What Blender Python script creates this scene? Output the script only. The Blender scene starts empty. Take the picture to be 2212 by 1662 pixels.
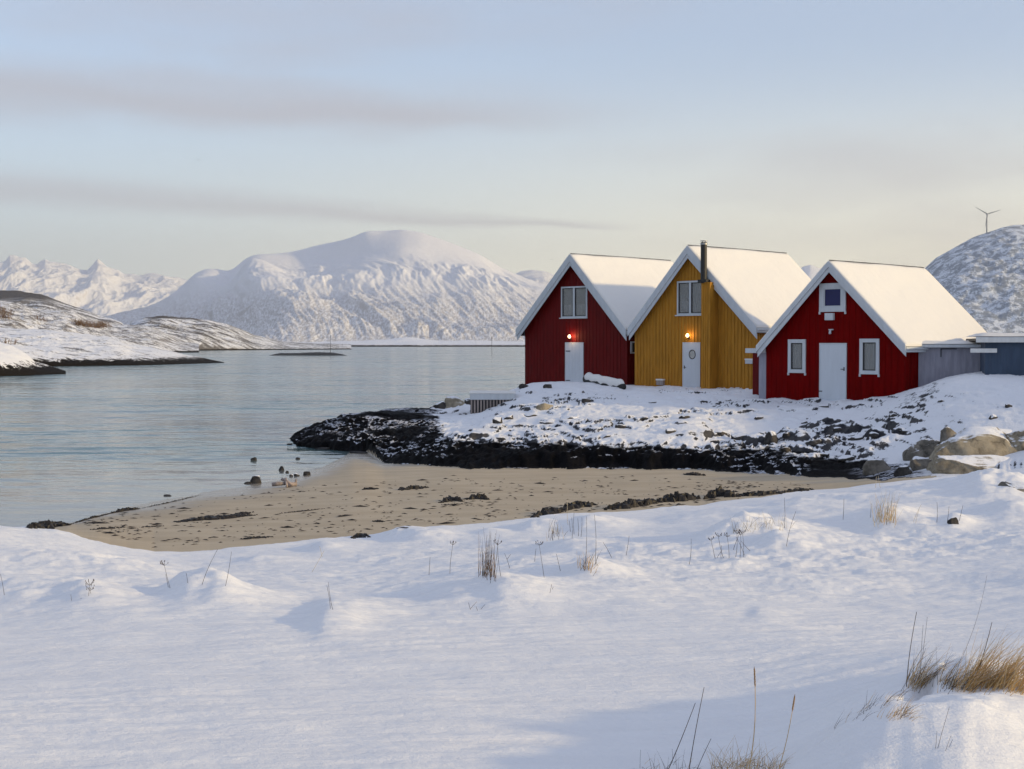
import bpy, bmesh, math, random
import numpy as np
from mathutils import Vector, Matrix

S = bpy.context.scene
COL = S.collection
R = math.radians

# ------------------------------------------------------------------ camera, sky, sun, exposure
W0, H0, F0, HZ = 2212.0, 1662.0, 3000.0, 743.0      # measuring units of the photograph, focal length, horizon row
CAMZ = 4.0
PITCH = math.atan((H0 / 2 - HZ) / F0)
SUN_EL, SUN_AZ = R(13), R(110)                       # azimuth clockwise from +Y (the view direction)
cam_d = bpy.data.cameras.new('camera')
cam = bpy.data.objects.new('camera', cam_d); COL.objects.link(cam)
cam_d.sensor_width = 36; cam_d.lens = 36 * F0 / W0
cam_d.clip_start = 0.1; cam_d.clip_end = 60000
cam.location = (0, 0, CAMZ); cam.rotation_euler = (math.pi / 2 - PITCH, 0, 0)
S.camera = cam
S.view_settings.view_transform = 'Standard'; S.view_settings.look = 'None'
S.view_settings.gamma = 1; S.view_settings.use_curve_mapping = False
S.view_settings.exposure = 1.30
S.render.engine = 'CYCLES'
S.cycles.use_denoising = True; S.cycles.denoising_prefilter = 'ACCURATE'
S.cycles.max_bounces = 8
S.cycles.transparent_max_bounces = 16

wd = bpy.data.worlds.new('World'); S.world = wd; wd.use_nodes = True
wn, wl = wd.node_tree.nodes, wd.node_tree.links
wn.clear()
def WN(t, **k):
    n = wn.new(t)
    for a, b in k.items(): setattr(n, a, b)
    return n
def wmath(op, a, b=None, c=None, clamp=False):
    n = WN('ShaderNodeMath', operation=op); n.use_clamp = clamp
    for i, v in enumerate((a, b, c)):
        if v is None: continue
        if isinstance(v, (int, float)): n.inputs[i].default_value = v
        else: wl.new(v, n.inputs[i])
    return n.outputs[0]
sky = WN('ShaderNodeTexSky'); sky.sky_type = 'NISHITA'; sky.sun_disc = False
sky.sun_elevation = SUN_EL; sky.sun_rotation = SUN_AZ
sky.air_density = 1.0; sky.dust_density = 1.0; sky.ozone_density = 3.5; sky.altitude = 0
tc = WN('ShaderNodeTexCoord')
sep = WN('ShaderNodeSeparateXYZ'); wl.new(tc.outputs['Generated'], sep.inputs[0])
az = wmath('ARCTAN2', sep.outputs[0], sep.outputs[1])            # bearing, radians
el = wmath('ARCSINE', sep.outputs[2])
def cnoise(sx, sy, off, detail=4, rough=.55):
    cx = WN('ShaderNodeCombineXYZ')
    wl.new(wmath('MULTIPLY', az, sx), cx.inputs[0]); wl.new(wmath('MULTIPLY', el, sy), cx.inputs[1]); cx.inputs[2].default_value = off
    n = WN('ShaderNodeTexNoise'); wl.new(cx.outputs[0], n.inputs['Vector'])
    n.inputs['Scale'].default_value = 1; n.inputs['Detail'].default_value = detail; n.inputs['Roughness'].default_value = rough
    return n.outputs['Fac']
def smooth(v, a, b, lo=0., hi=1.):
    n = WN('ShaderNodeMapRange', interpolation_type='SMOOTHSTEP'); wl.new(v, n.inputs[0])
    for i, x in enumerate((a, b, lo, hi)): n.inputs[i + 1].default_value = x
    return n.outputs[0]
def band(cel, slope, up, dn, az_in, az_out, wob, off, sx=5, sy=26, t0=1.2, t1=.8):
    # a stratus band at elevation cel + slope*az, thinning out between bearings az_in and az_out
    w = wmath('MULTIPLY', wmath('SUBTRACT', cnoise(sx, sy, off), .5), wob)
    c = wmath('ADD', wmath('MULTIPLY', az, slope), cel)
    d = wmath('DIVIDE', wmath('ADD', wmath('SUBTRACT', el, c), w), smooth(az, -.37, .12, t0, t1))
    m = wmath('MULTIPLY', smooth(d, up, -up * .1, 0, 1), smooth(d, -dn, dn * .1, 0, 1))
    return wmath('MULTIPLY', m, smooth(az, az_in, az_out, 1, 0))
b1 = band(.162, -.01, .040, .026, -.10, .14, .045, 3.1)
b2 = band(.0865, -.045, .013, .006, .03, .11, .016, 7.7, 6, 60, 2.0, .45)
b3 = wmath('MULTIPLY', smooth(cnoise(2.2, 9, 12.3, 5), .46, .72), .75)
veil = smooth(el, .30, .04, .0, .5)
hazeb = smooth(el, .10, .0, .0, .40)
cl = wmath('MAXIMUM', wmath('MULTIPLY', b1, .70), wmath('MULTIPLY', b2, .52))
cl = wmath('MAXIMUM', cl, wmath('MULTIPLY', b3, .55))
thin = WN('ShaderNodeMix', data_type='RGBA'); thin.inputs['B'].default_value = (2.2, 2.2, 2.42, 1)   # thin high veil
wl.new(sky.outputs[0], thin.inputs['A']); thin.inputs['Factor'].default_value = .54
cm = WN('ShaderNodeMix', data_type='RGBA'); cm.inputs['B'].default_value = (1.85, 1.80, 1.98, 1)      # grey lilac stratus
CLA = cm.inputs['A']; wl.new(cl, cm.inputs['Factor'])
warm = WN('ShaderNodeMix', data_type='RGBA')                         # pale low haze, creamier towards the sun
wl.new(smooth(az, -.45, .40), warm.inputs['Factor']); warm.inputs['A'].default_value = (2.35, 2.50, 2.60, 1); warm.inputs['B'].default_value = (4.9, 4.45, 3.3, 1)
lowm = WN('ShaderNodeMix', data_type='RGBA'); wl.new(thin.outputs['Result'], lowm.inputs['A']); wl.new(lowm.outputs['Result'], CLA); wl.new(warm.outputs['Result'], lowm.inputs['B'])
wl.new(wmath('MULTIPLY', smooth(el, .22, .0), .78), lowm.inputs['Factor'])
bg = WN('ShaderNodeBackground'); bg.inputs['Strength'].default_value = .112
wl.new(cm.outputs['Result'], bg.inputs['Color'])
wo = WN('ShaderNodeOutputWorld'); wl.new(bg.outputs[0], wo.inputs[0])

sd = bpy.data.lights.new('sun', 'SUN'); sd.energy = 1.22; sd.angle = R(1.8); sd.color = (1.0, .74, .35)
sun = bpy.data.objects.new('sun', sd); COL.objects.link(sun)
sdir = Vector((math.sin(SUN_AZ) * math.cos(SUN_EL), math.cos(SUN_AZ) * math.cos(SUN_EL), math.sin(SUN_EL)))
sun.rotation_euler = sdir.to_track_quat('Z', 'Y').to_euler()

# ------------------------------------------------------------------ helpers
def ray(px, py):
    X, Y = (px - W0 / 2) / F0, (H0 / 2 - py) / F0
    c, s = math.cos(PITCH), math.sin(PITCH)
    return Vector((X, c + Y * s, -s + Y * c))
def P(px, py, depth):
    r = ray(px, py); return Vector((0, 0, CAMZ)) + r * (depth / r.y)
def bear(px): return (px - W0 / 2) / F0
def tag(o, label=None, cat=None, group=None, kind=None):
    if label: o['label'] = label
    if cat: o['category'] = cat
    if group: o['group'] = group
    if kind: o['kind'] = kind
    return o
def empty(name, loc, rz=0, label=None, cat=None, group=None):
    o = bpy.data.objects.new(name, None); COL.objects.link(o); o.location = loc; o.rotation_euler = (0, 0, rz)
    o.empty_display_size = .2
    return tag(o, label, cat, group)
def link(name, me, mat, parent=None, smooth=False):
    o = bpy.data.objects.new(name, me); COL.objects.link(o)
    if mat is not None and not me.materials: me.materials.append(mat)
    if parent is not None: o.parent = parent
    if smooth: me.polygons.foreach_set('use_smooth', [True] * len(me.polygons))
    return o
class MB:
    def __init__(s): s.v = []; s.f = []
    def add(s, vs, fs):
        n = len(s.v); s.v += [tuple(v) for v in vs]; s.f += [tuple(n + i for i in f) for f in fs]; return s
    def box(s, x0, x1, y0, y1, z0, z1):
        return s.add([(x0,y0,z0),(x1,y0,z0),(x1,y1,z0),(x0,y1,z0),(x0,y0,z1),(x1,y0,z1),(x1,y1,z1),(x0,y1,z1)],
                     [(0,3,2,1),(4,5,6,7),(0,1,5,4),(1,2,6,5),(2,3,7,6),(3,0,4,7)])
    def prism(s, poly, y0, y1):            # polygon in x,z extruded along y
        n = len(poly)
        return s.add([(x, y0, z) for x, z in poly] + [(x, y1, z) for x, z in poly],
                     [tuple(range(n)), tuple(range(2*n-1, n-1, -1))] + [(i, i+n, (i+1)%n+n, (i+1)%n) for i in range(n)])
    def tube(s, pts, rad, n=8, cap=True):
        pts = [Vector(p) for p in pts]; base = len(s.v)
        rads = rad if isinstance(rad, (list, tuple)) else [rad] * len(pts)
        for i, p in enumerate(pts):
            t = (pts[min(i+1, len(pts)-1)] - pts[max(i-1, 0)]).normalized()
            a = t.cross(Vector((0, 0, 1)))
            if a.length < 1e-3: a = Vector((1, 0, 0))
            a.normalize(); b = t.cross(a)
            for k in range(n):
                q = 2 * math.pi * k / n
                s.v.append(tuple(p + (a * math.cos(q) + b * math.sin(q)) * rads[i]))
        for i in range(len(pts) - 1):
            for k in range(n):
                s.f.append((base+i*n+k, base+i*n+(k+1)%n, base+(i+1)*n+(k+1)%n, base+(i+1)*n+k))
        if cap:
            s.f.append(tuple(base + k for k in range(n - 1, -1, -1))); s.f.append(tuple(base + (len(pts)-1)*n + k for k in range(n)))
        return s
    def build(s, name, mat, parent=None, smooth=False, bevel=0, fix=True):
        me = bpy.data.meshes.new(name); me.from_pydata(s.v, [], s.f)
        if fix:
            bm = bmesh.new(); bm.from_mesh(me); bmesh.ops.recalc_face_normals(bm, faces=bm.faces)
            if bevel: bmesh.ops.bevel(bm, geom=bm.edges[:], offset=bevel, segments=1, affect='EDGES', clamp_overlap=True)
            bm.to_mesh(me); bm.free()
        me.update()
        return link(name, me, mat, parent, smooth)

# numpy gradient noise
_rs = np.random.RandomState(11)
_perm = _rs.permutation(512); _perm = np.concatenate([_perm, _perm])
_grad = _rs.uniform(0, 2 * np.pi, 512); _gx, _gy = np.cos(_grad), np.sin(_grad)
def pn(x, y, seed=0):
    x = np.asarray(x, dtype=np.float64) + seed * 17.37; y = np.asarray(y, dtype=np.float64) - seed * 9.71
    xi, yi = np.floor(x).astype(np.int64), np.floor(y).astype(np.int64)
    xf, yf = x - xi, y - yi
    def h(a, b): return _perm[(_perm[a & 511] + b) & 511]
    def g(a, b, dx, dy):
        k = h(a, b); return _gx[k] * dx + _gy[k] * dy
    u = xf*xf*xf*(xf*(xf*6-15)+10); v = yf*yf*yf*(yf*(yf*6-15)+10)
    n00, n10 = g(xi, yi, xf, yf), g(xi+1, yi, xf-1, yf)
    n01, n11 = g(xi, yi+1, xf, yf-1), g(xi+1, yi+1, xf-1, yf-1)
    return ((n00*(1-u)+n10*u)*(1-v) + (n01*(1-u)+n11*u)*v) * 1.5
def fbm(x, y, o=4, seed=0, rough=.5, ridged=False):
    a, t, s = 1., 0., 0.
    for i in range(o):
        n = pn(x, y, seed + i * 3)
        if ridged: n = 1 - 2 * np.abs(n)
        t = t + a * n; s += a; a *= rough; x = x * 2.03; y = y * 2.03
    return t / s
def sst(x, a, b):
    t = np.clip((x - a) / (b - a), 0, 1); return t * t * (3 - 2 * t)

def grid_faces(nr, nc):
    i = np.arange((nr-1)*(nc-1)); r, c = i // (nc-1), i % (nc-1)
    a = r*nc + c
    return np.stack([a, a+1, a+1+nc, a+nc], 1)
def np_mesh(name, V, Fc, mat, parent=None, smooth=True):
    used = np.zeros(len(V), bool); used[Fc.ravel()] = True
    idx = np.cumsum(used) - 1
    V = V[used]; Fc = idx[Fc]
    me = bpy.data.meshes.new(name)
    me.vertices.add(len(V)); me.vertices.foreach_set('co', V.astype(np.float32).ravel())
    k = Fc.shape[1]
    me.loops.add(Fc.size); me.loops.foreach_set('vertex_index', Fc.astype(np.int32).ravel())
    me.polygons.add(len(Fc)); me.polygons.foreach_set('loop_start', np.arange(0, Fc.size, k, dtype=np.int32))
    me.polygons.foreach_set('loop_total', np.full(len(Fc), k, dtype=np.int32))
    me.polygons.foreach_set('use_smooth', np.full(len(Fc), smooth))
    me.update(calc_edges=True)
    return link(name, me, mat, parent)

# ------------------------------------------------------------------ materials
class NT:
    def __init__(s, name):
        s.m = bpy.data.materials.new(name); s.m.use_nodes = True
        s.n, s.l = s.m.node_tree.nodes, s.m.node_tree.links
        s.p = s.n['Principled BSDF']; s._c = {}
    def N(s, t, **k):
        n = s.n.new(t)
        for a, b in k.items(): setattr(n, a, b)
        return n
    def put(s, sock, v):
        if isinstance(v, bpy.types.NodeSocket): s.l.new(v, sock)
        elif isinstance(v, (tuple, list)) and sock.type == 'RGBA' and len(v) == 3: sock.default_value = (*v, 1)
        else: sock.default_value = v
    def coord(s, kind='Object', scale=(1, 1, 1), rot=(0, 0, 0)):
        t = s.N('ShaderNodeTexCoord'); m = s.N('ShaderNodeMapping'); s.l.new(t.outputs[kind], m.inputs[0])
        m.inputs['Scale'].default_value = scale; m.inputs['Rotation'].default_value = rot
        return m.outputs[0]
    def geo(s):
        g = s.N('ShaderNodeNewGeometry'); return g
    def xyz(s, v):
        n = s.N('ShaderNodeSeparateXYZ'); s.l.new(v, n.inputs[0]); return n.outputs
    def noise(s, v, scale=1., detail=4, rough=.5, dist=0.):
        n = s.N('ShaderNodeTexNoise'); s.l.new(v, n.inputs['Vector'])
        n.inputs['Scale'].default_value = scale; n.inputs['Detail'].default_value = detail
        n.inputs['Roughness'].default_value = rough; n.inputs['Distortion'].default_value = dist
        return n.outputs['Fac']
    def vor(s, v, scale=1., feature='F1'):
        n = s.N('ShaderNodeTexVoronoi', feature=feature); s.l.new(v, n.inputs['Vector']); n.inputs['Scale'].default_value = scale
        return n.outputs['Distance']
    def mr(s, v, a, b, lo=0., hi=1.):
        n = s.N('ShaderNodeMapRange', interpolation_type='SMOOTHSTEP'); s.put(n.inputs[0], v)
        for i, x in enumerate((a, b, lo, hi)): n.inputs[i+1].default_value = x
        return n.outputs[0]
    def math(s, op, a, b=None, clamp=False):
        n = s.N('ShaderNodeMath', operation=op); n.use_clamp = clamp; s.put(n.inputs[0], a)
        if b is not None: s.put(n.inputs[1], b)
        return n.outputs[0]
    def mix(s, f, a, b):
        n = s.N('ShaderNodeMix', data_type='RGBA'); s.put(n.inputs['Factor'], f); s.put(n.inputs['A'], a); s.put(n.inputs['B'], b)
        return n.outputs['Result']
    def bump(s, h, strength=.3, dist=.02, normal=None):
        n = s.N('ShaderNodeBump'); s.put(n.inputs['Height'], h); n.inputs['Strength'].default_value = strength; n.inputs['Distance'].default_value = dist
        if normal is not None: s.l.new(normal, n.inputs['Normal'])
        return n.outputs['Normal']
    def done(s, color=None, rough=None, normal=None, spec=None, metal=None):
        if color is not None: s.put(s.p.inputs['Base Color'], color)
        if rough is not None: s.put(s.p.inputs['Roughness'], rough)
        if normal is not None: s.l.new(normal, s.p.inputs['Normal'])
        if spec is not None: s.put(s.p.inputs['Specular IOR Level'], spec)
        if metal is not None: s.put(s.p.inputs['Metallic'], metal)
        return s.m

SNOWC = (.80, .81, .84)
def m_snow():
    t = NT('snow'); c = t.coord()
    n1 = t.noise(c, 9, 5, .6); n2 = t.noise(t.coord(scale=(.6, 2.4, 1), rot=(0, 0, .35)), 2.2, 4, .55)
    n3 = t.noise(c, 120, 2, .6)
    h = t.math('ADD', t.math('MULTIPLY', n1, .35), t.math('MULTIPLY', n2, 1.0))
    nb = t.bump(n3, .5, .004, t.bump(t.noise(c, 32, 4, .65), .35, .010, t.bump(h, .6, .05)))
    return t.done(t.mix(t.mr(n2, .3, .7), (.80, .80, .815), (.84, .84, .85)), .75, nb, .25)
def m_roof_snow():
    t = NT('roof snow'); c = t.coord()
    h = t.noise(c, 1.4, 5, .55); h2 = t.noise(c, 14, 3, .6)
    return t.done((.75, .735, .71), .8, t.bump(h2, .2, .01, t.bump(h, .5, .10)), .2)
def m_headland():
    # snow over jagged rock: snow lies where the face is flat enough, bare wet weed-black rock in the tidal zone
    t = NT('snowy rock'); c = t.coord(); g = t.geo()
    nz = t.xyz(g.outputs['Normal'])[2]; z = t.xyz(g.outputs['Position'])[2]; x = t.xyz(g.outputs['Position'])[0]
    n = t.noise(c, 2.2, 5, .6); nf = t.noise(c, 11, 4, .65)
    wob = t.math('ADD', t.math('MULTIPLY', t.math('SUBTRACT', t.noise(t.coord(scale=(.35, .6, 1)), 1.3, 5, .6), .5), .55), z)
    wob = t.math('SUBTRACT', wob, t.mr(t.math('ADD', x, t.math('MULTIPLY', t.noise(c, .5, 4), 2.)), -1.2, -3.6, 0, .75))
    tide = t.mr(wob, .86, .79)                                            # 1 below the tide mark
    snow = t.mr(t.math('ADD', nz, t.math('MULTIPLY', t.math('SUBTRACT', nf, .5), .25)), .85, .90)
    fleck = t.mr(t.math('MULTIPLY', t.mr(nz, .90, .99), t.mr(t.noise(t.coord(scale=(1, 1.6, 1)), 5.5, 4, .7), .47, .53)), .3, .5)
    fleck = t.math('MULTIPLY', fleck, t.mr(t.noise(c, .45, 2), .44, .54))
    rock = t.mix(t.mr(n, .35, .65), (.018, .019, .026), (.072, .070, .072))
    weed = t.mix(t.mr(n, .4, .7), (.0015, .0015, .002), (.007, .0065, .008))
    dry = t.mix(snow, rock, (.80, .81, .84))
    wet = t.mix(t.math('MULTIPLY', fleck, .9), weed, (.6, .62, .68))
    col = t.mix(tide, dry, wet)
    nb = t.bump(t.math('ADD', nf, t.math('MULTIPLY', t.noise(c, 34, 3, .6), .35)), .6, .05)
    return t.done(col, t.mr(tide, 0, 1, .8, .7), nb, t.mr(tide, 0, 1, .2, .05))
def m_sand():
    t = NT('wet sand'); c = t.coord(); z = t.xyz(t.geo().outputs['Position'])[2]
    n = t.noise(t.coord(scale=(.5, 1.6, 1)), .9, 5, .6); nf = t.noise(c, 30, 3, .6)
    wet = t.mr(t.math('ADD', z, t.math('MULTIPLY', t.math('SUBTRACT', n, .5), .10)), .13, .0)
    dry = t.mix(t.mr(n, .3, .7), (.42, .34, .235), (.50, .415, .295))
    speck = t.mr(t.noise(t.coord(scale=(1, 2.2, 1)), 6.5, 5, .75), .63, .68)
    speck = t.math('MULTIPLY', speck, t.mr(t.noise(t.coord(scale=(.25, 1.0, 1), rot=(0, 0, -.25)), 1.2, 3), .46, .60))
    dry = t.mix(t.math('MULTIPLY', speck, .45), dry, (.045, .033, .026))
    col = t.mix(wet, dry, (.30, .26, .20))
    return t.done(col, t.mr(wet, 0, 1, .85, .22), t.bump(t.math('ADD', n, t.math('MULTIPLY', nf, .25)), .35, .04), .35)
def m_seabed():
    t = NT('sea bed'); return t.done((.10, .10, .085), .8)
def m_water():
    t = NT('sea water'); g = t.geo(); p = g.outputs['Position']
    y = t.xyz(p)[1]; x = t.xyz(p)[0]
    def wn(sx, sy, sc, d, r, rot=0.):
        m = t.N('ShaderNodeMapping'); t.l.new(p, m.inputs[0]); m.inputs['Scale'].default_value = (sx, sy, 1); m.inputs['Rotation'].default_value = (0, 0, rot)
        return t.noise(m.outputs[0], sc, d, r)
    def wv_(sx, sy, sc, d, r, rot, amp):
        m = t.N('ShaderNodeMapping'); t.l.new(p, m.inputs[0]); m.inputs['Scale'].default_value = (sx, sy, 1); m.inputs['Rotation'].default_value = (0, 0, rot)
        n = t.N('ShaderNodeTexNoise'); t.l.new(m.outputs[0], n.inputs['Vector']); n.inputs['Scale'].default_value = sc; n.inputs['Detail'].default_value = d; n.inputs['Roughness'].default_value = r
        v = t.N('ShaderNodeVectorMath', operation='SUBTRACT'); t.l.new(n.outputs['Color'], v.inputs[0]); v.inputs[1].default_value = (.5, .5, .5)
        q = t.N('ShaderNodeVectorMath', operation='MULTIPLY'); t.l.new(v.outputs[0], q.inputs[0]); q.inputs[1].default_value = (amp * .6, amp, 0)
        return q.outputs[0]
    def vadd(a, b):
        v = t.N('ShaderNodeVectorMath', operation='ADD'); t.put(v.inputs[0], a); t.put(v.inputs[1], b); return v.outputs[0]
    calm = t.mr(t.math('ADD', y, t.math('MULTIPLY', x, -.9)), 36, 80, .10, 1.0)
    patch = t.mr(wn(.02, .07, 1, 3, .5), .35, .65, .7, 1.2)
    sl = vadd(vadd(wv_(.55, 2.4, 1, 5, .72, .08, 1.2), wv_(.09, .46, 1, 5, .68, -.06, .85)), wv_(.018, .085, 1, 4, .6, .05, .34))
    k = t.N('ShaderNodeVectorMath', operation='SCALE'); t.l.new(sl, k.inputs[0]); t.put(k.inputs['Scale'], t.math('MULTIPLY', calm, patch))
    nn_ = t.N('ShaderNodeVectorMath', operation='NORMALIZE'); t.l.new(vadd(k.outputs[0], (0, 0, 1)), nn_.inputs[0]); nb = nn_.outputs[0]
    col = t.mix(t.mr(wn(.02, .06, 1, 3, .5), .3, .7), (.062, .145, .155), (.090, .180, .188))
    col = t.mix(t.mr(calm, .10, .75), (.20, .20, .20), col)                # shallow water over pale sand
    t.p.inputs['IOR'].default_value = 1.33
    return t.done(col, .09, nb, .5)
def m_hill(name, snow=(.80, .81, .84), rock=(.16, .145, .135), cover=.5, streak=(1, 1), rot=0., band=None, tide=0., big=1., lowrock=0., top=None, slope=(.55, .80), dark=.6, bmp=.5):
    t = NT(name); g = t.geo(); p = g.outputs['Position']
    nz = t.xyz(g.outputs['Normal'])[2]; z = t.xyz(p)[2]
    def wn(sx, sy, sc, d, r):
        m = t.N('ShaderNodeMapping'); t.l.new(p, m.inputs[0]); m.inputs['Scale'].default_value = (sx, sy, sx * .7); m.inputs['Rotation'].default_value = (0, 0, rot)
        return t.noise(m.outputs[0], sc, d, r)
    n = wn(1/big/streak[0], 1/big/streak[1], 1, 6, .68); n2 = wn(6/big, 6/big, 1, 5, .7)
    r = t.mr(t.math('ADD', t.math('MULTIPLY', n, .6), t.math('MULTIPLY', n2, .4)), cover, cover + .07)
    r2 = t.mr(t.math('ADD', nz, t.math('MULTIPLY', t.math('SUBTRACT', n2, .5), .5)), slope[1], slope[0])
    f = t.math('MULTIPLY', t.math('MAXIMUM', r, r2), dark)
    if band: f = t.math('MULTIPLY', f, t.mr(z, band[0], band[1], 1, .12))
    if top:                                                            # a wind-bared crest
        f = t.math('MAXIMUM', f, t.math('MULTIPLY', t.mr(t.math('ADD', z, t.math('MULTIPLY', t.math('SUBTRACT', n, .5), top[2])), top[0], top[1]), .93))
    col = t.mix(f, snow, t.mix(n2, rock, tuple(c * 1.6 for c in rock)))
    if tide: col = t.mix(t.mr(t.math('ADD', z, t.math('MULTIPLY', t.math('SUBTRACT', t.math('ADD', t.math('MULTIPLY', n2, .5), t.math('MULTIPLY', wn(1.5/big, 1.5/big, 1, 5, .7), .9)), .7), tide * 2.4)), tide * 1.15, tide), col, (.012, .010, .009))
    return t.done(col, .85, t.bump(t.math('ADD', n2, n), bmp, big * .14), .08)
def m_paint(name, c, var=.2, rough=.65, sc=(3, 3, .5), spec=.18):
    t = NT(name); n = t.noise(t.coord(scale=sc), 2.2, 5, .65); nf = t.noise(t.coord(scale=(1, 1, .08)), 40, 3, .6)
    a = tuple(x * (1 - var) for x in c); b = tuple(min(1, x * (1 + var)) for x in c)
    return t.done(t.mix(t.mr(n, .3, .7), a, b), rough, t.bump(nf, .25, .004), spec)
def m_plain(name, c, rough=.5, metal=0., spec=.4):
    t = NT(name); n = t.noise(t.coord(), 6, 4, .6)
    return t.done(t.mix(n, tuple(x * .85 for x in c), tuple(min(1, x * 1.1) for x in c)), rough, None, spec, metal)
def m_glass():
    t = NT('window glass'); t.p.inputs['Transmission Weight'].default_value = .85; t.p.inputs['IOR'].default_value = 1.45
    return t.done((.75, .78, .80), .03)
def m_emit(name, c, s):
    t = NT(name); t.p.inputs['Emission Color'].default_value = (*c, 1); t.p.inputs['Emission Strength'].default_value = s
    return t.done(c, .4)
def m_grass(name, a, b):
    t = NT(name); n = t.noise(t.coord(), 14, 2, .5); i = t.N('ShaderNodeNewGeometry')
    return t.done(t.mix(i.outputs['Random Per Island'], a, b), .7, None, .2)
def m_boulder(name, a, b, snow=(.62, .8)):
    t = NT(name); c = t.coord(); nz = t.xyz(t.geo().outputs['Normal'])[2]
    n = t.noise(c, 3, 6, .65); nf = t.noise(c, 18, 4, .65)
    s = t.mr(t.math('ADD', nz, t.math('MULTIPLY', t.math('SUBTRACT', n, .5), .5)), snow[0], snow[1])
    cr = t.mr(t.math('ADD', t.vor(c, 1.1, 'DISTANCE_TO_EDGE'), t.math('MULTIPLY', n, .25)), .11, .16, .55, 1)
    rock = t.mix(t.mr(n, .35, .65), a, b)
    rock = t.mix(cr, tuple(x * .3 for x in a), rock)
    return t.done(t.mix(s, rock, SNOWC), .8, t.bump(t.math('ADD', n, t.math('MULTIPLY', nf, .4)), .6, .06), .25)

M = dict(
    snow=m_snow(), roof_snow=m_roof_snow(), headland=m_headland(), sand=m_sand(), seabed=m_seabed(), water=m_water(),
    red=m_paint('dark red cladding', (.110, .0008, .0010)), red_side=m_paint('red cladding side', (.135, .0010, .0012), spec=.05, rough=.8),
    yellow=m_paint('ochre yellow cladding', (.42, .19, .022), .16),
    white=m_paint('white painted timber', (.53, .56, .59), .06), door=m_paint('pale door paint', (.56, .60, .65), .03),
    grey=m_paint('weathered grey boards', (.30, .30, .36), .14), blue=m_paint('blue grey boards', (.055, .08, .125), .12),
    dark=m_plain('dark roofing', (.02, .02, .022), .6), black=m_plain('black pipe', (.012, .012, .013), .45),
    metal=m_plain('grey metal', (.3, .3, .31), .4, .8), interior=m_plain('dark room', (.02, .022, .025), .8),
    curtain=m_paint('grey curtain', (.20, .20, .20), .3), blind=m_plain('navy blind', (.012, .014, .085), .5),
    glass=m_glass(), bulb=m_emit('lit bulb', (1.0, .72, .38), 4),
    wood=m_paint('bleached wood', (.30, .25, .23), .3), plinth=m_plain('dark foundation', (.03, .03, .032), .8),
    weed=m_plain('black seaweed', (.012, .009, .008), .55), stone=m_boulder('dark beach stone', (.02, .019, .02), (.05, .046, .045), (1.5, 1.7)),
    gstone=m_boulder('shore stone', (.018, .017, .018), (.07, .062, .055), (.55, .72)),
    tan=m_boulder('tan boulder', (.19, .16, .115), (.34, .295, .22), (.72, .9)), greyb=m_boulder('grey boulder', (.11, .10, .085), (.24, .215, .18), (.72, .9)),
    straw=m_grass('dry straw', (.42, .24, .08), (.60, .42, .20)), pale=m_grass('pale dry grass', (.42, .36, .26), (.55, .48, .36)),
    stem=m_grass('dark dry stem', (.035, .025, .020), (.08, .055, .04)), tip=m_grass('seed head', (.22, .13, .06), (.34, .22, .11)),
    turbine=m_plain('turbine paint', (.25, .27, .30), .5), gull=m_plain('dark bird', (.06, .06, .07), .7),
    bush=m_grass('bare brown twigs', (.12, .07, .04), (.20, .13, .08)),
)

# ------------------------------------------------------------------ ground: control points -> thin plate spline heightfield
CP = [  # px, py, z   (a visible point of the ground at height z)
 (0,1662,2.25),(500,1662,2.24),(1106,1662,2.25),(1500,1662,2.22),
 (0,1400,1.9),(330,1300,1.6),(0,1250,1.3),(700,1330,1.75),(1106,1400,1.95),(1106,1250,1.5),(1600,1250,1.55),(2100,1250,1.6),
 (1600,1400,1.97),(2100,1400,2.0),(1600,1150,1.05),(2100,1120,1.25),(2100,1060,1.2),(1500,1500,2.12),(500,1500,2.1),
 (0,1142,.62),(130,1152,.55),(200,1172,.48),(330,1195,.32),(560,1180,.32),(800,1158,.34),(1106,1125,.36),(1500,1095,.42),(1750,1065,.55),(1900,1048,.7),(2212,1012,1.1),
 (250,1135,.14),(700,1100,.22),(1200,1080,.29),(1600,1052,.36),(1000,1040,.16),(1400,1040,.28),
 (1000,1075,.24),(1400,1030,.30),(1150,1030,.22),(900,1020,.10),(800,1060,.16),
 (60,1139,.0),(130,1134,.0),(250,1103,.0),(380,1075,.0),(530,1051,.0),(640,1030,.0),(745,985,.0),
 (640,962,.0),(830,1000,.06),(1010,1018,.12),(1300,1018,.15),(1500,1020,.22),(1650,1030,.32),(1800,1038,.45),(1900,1042,.6),(2000,1035,.8),
 (900,925,.72),(1000,945,.85),(1300,965,.80),(1500,968,.82),(1700,1000,.66),(740,905,.75),(640,940,.1),(880,885,1.05),
 (1016,893,1.1),(1110,852,1.85),(1135,835,2.0),(1240,829,2.1),(1360,827,2.1),(1375,829,2.1),(1500,836,2.08),(1630,838,2.06),(1670,845,2.05),(1830,864,1.93),(1870,870,1.9),
 (1300,900,1.4),(1500,900,1.45),(1700,930,1.15),(1700,885,1.65),(1900,930,1.35),(2100,925,1.7),(2060,822,2.8),(2200,823,2.8),(2000,833,2.55),(2100,1020,.9),
]
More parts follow.
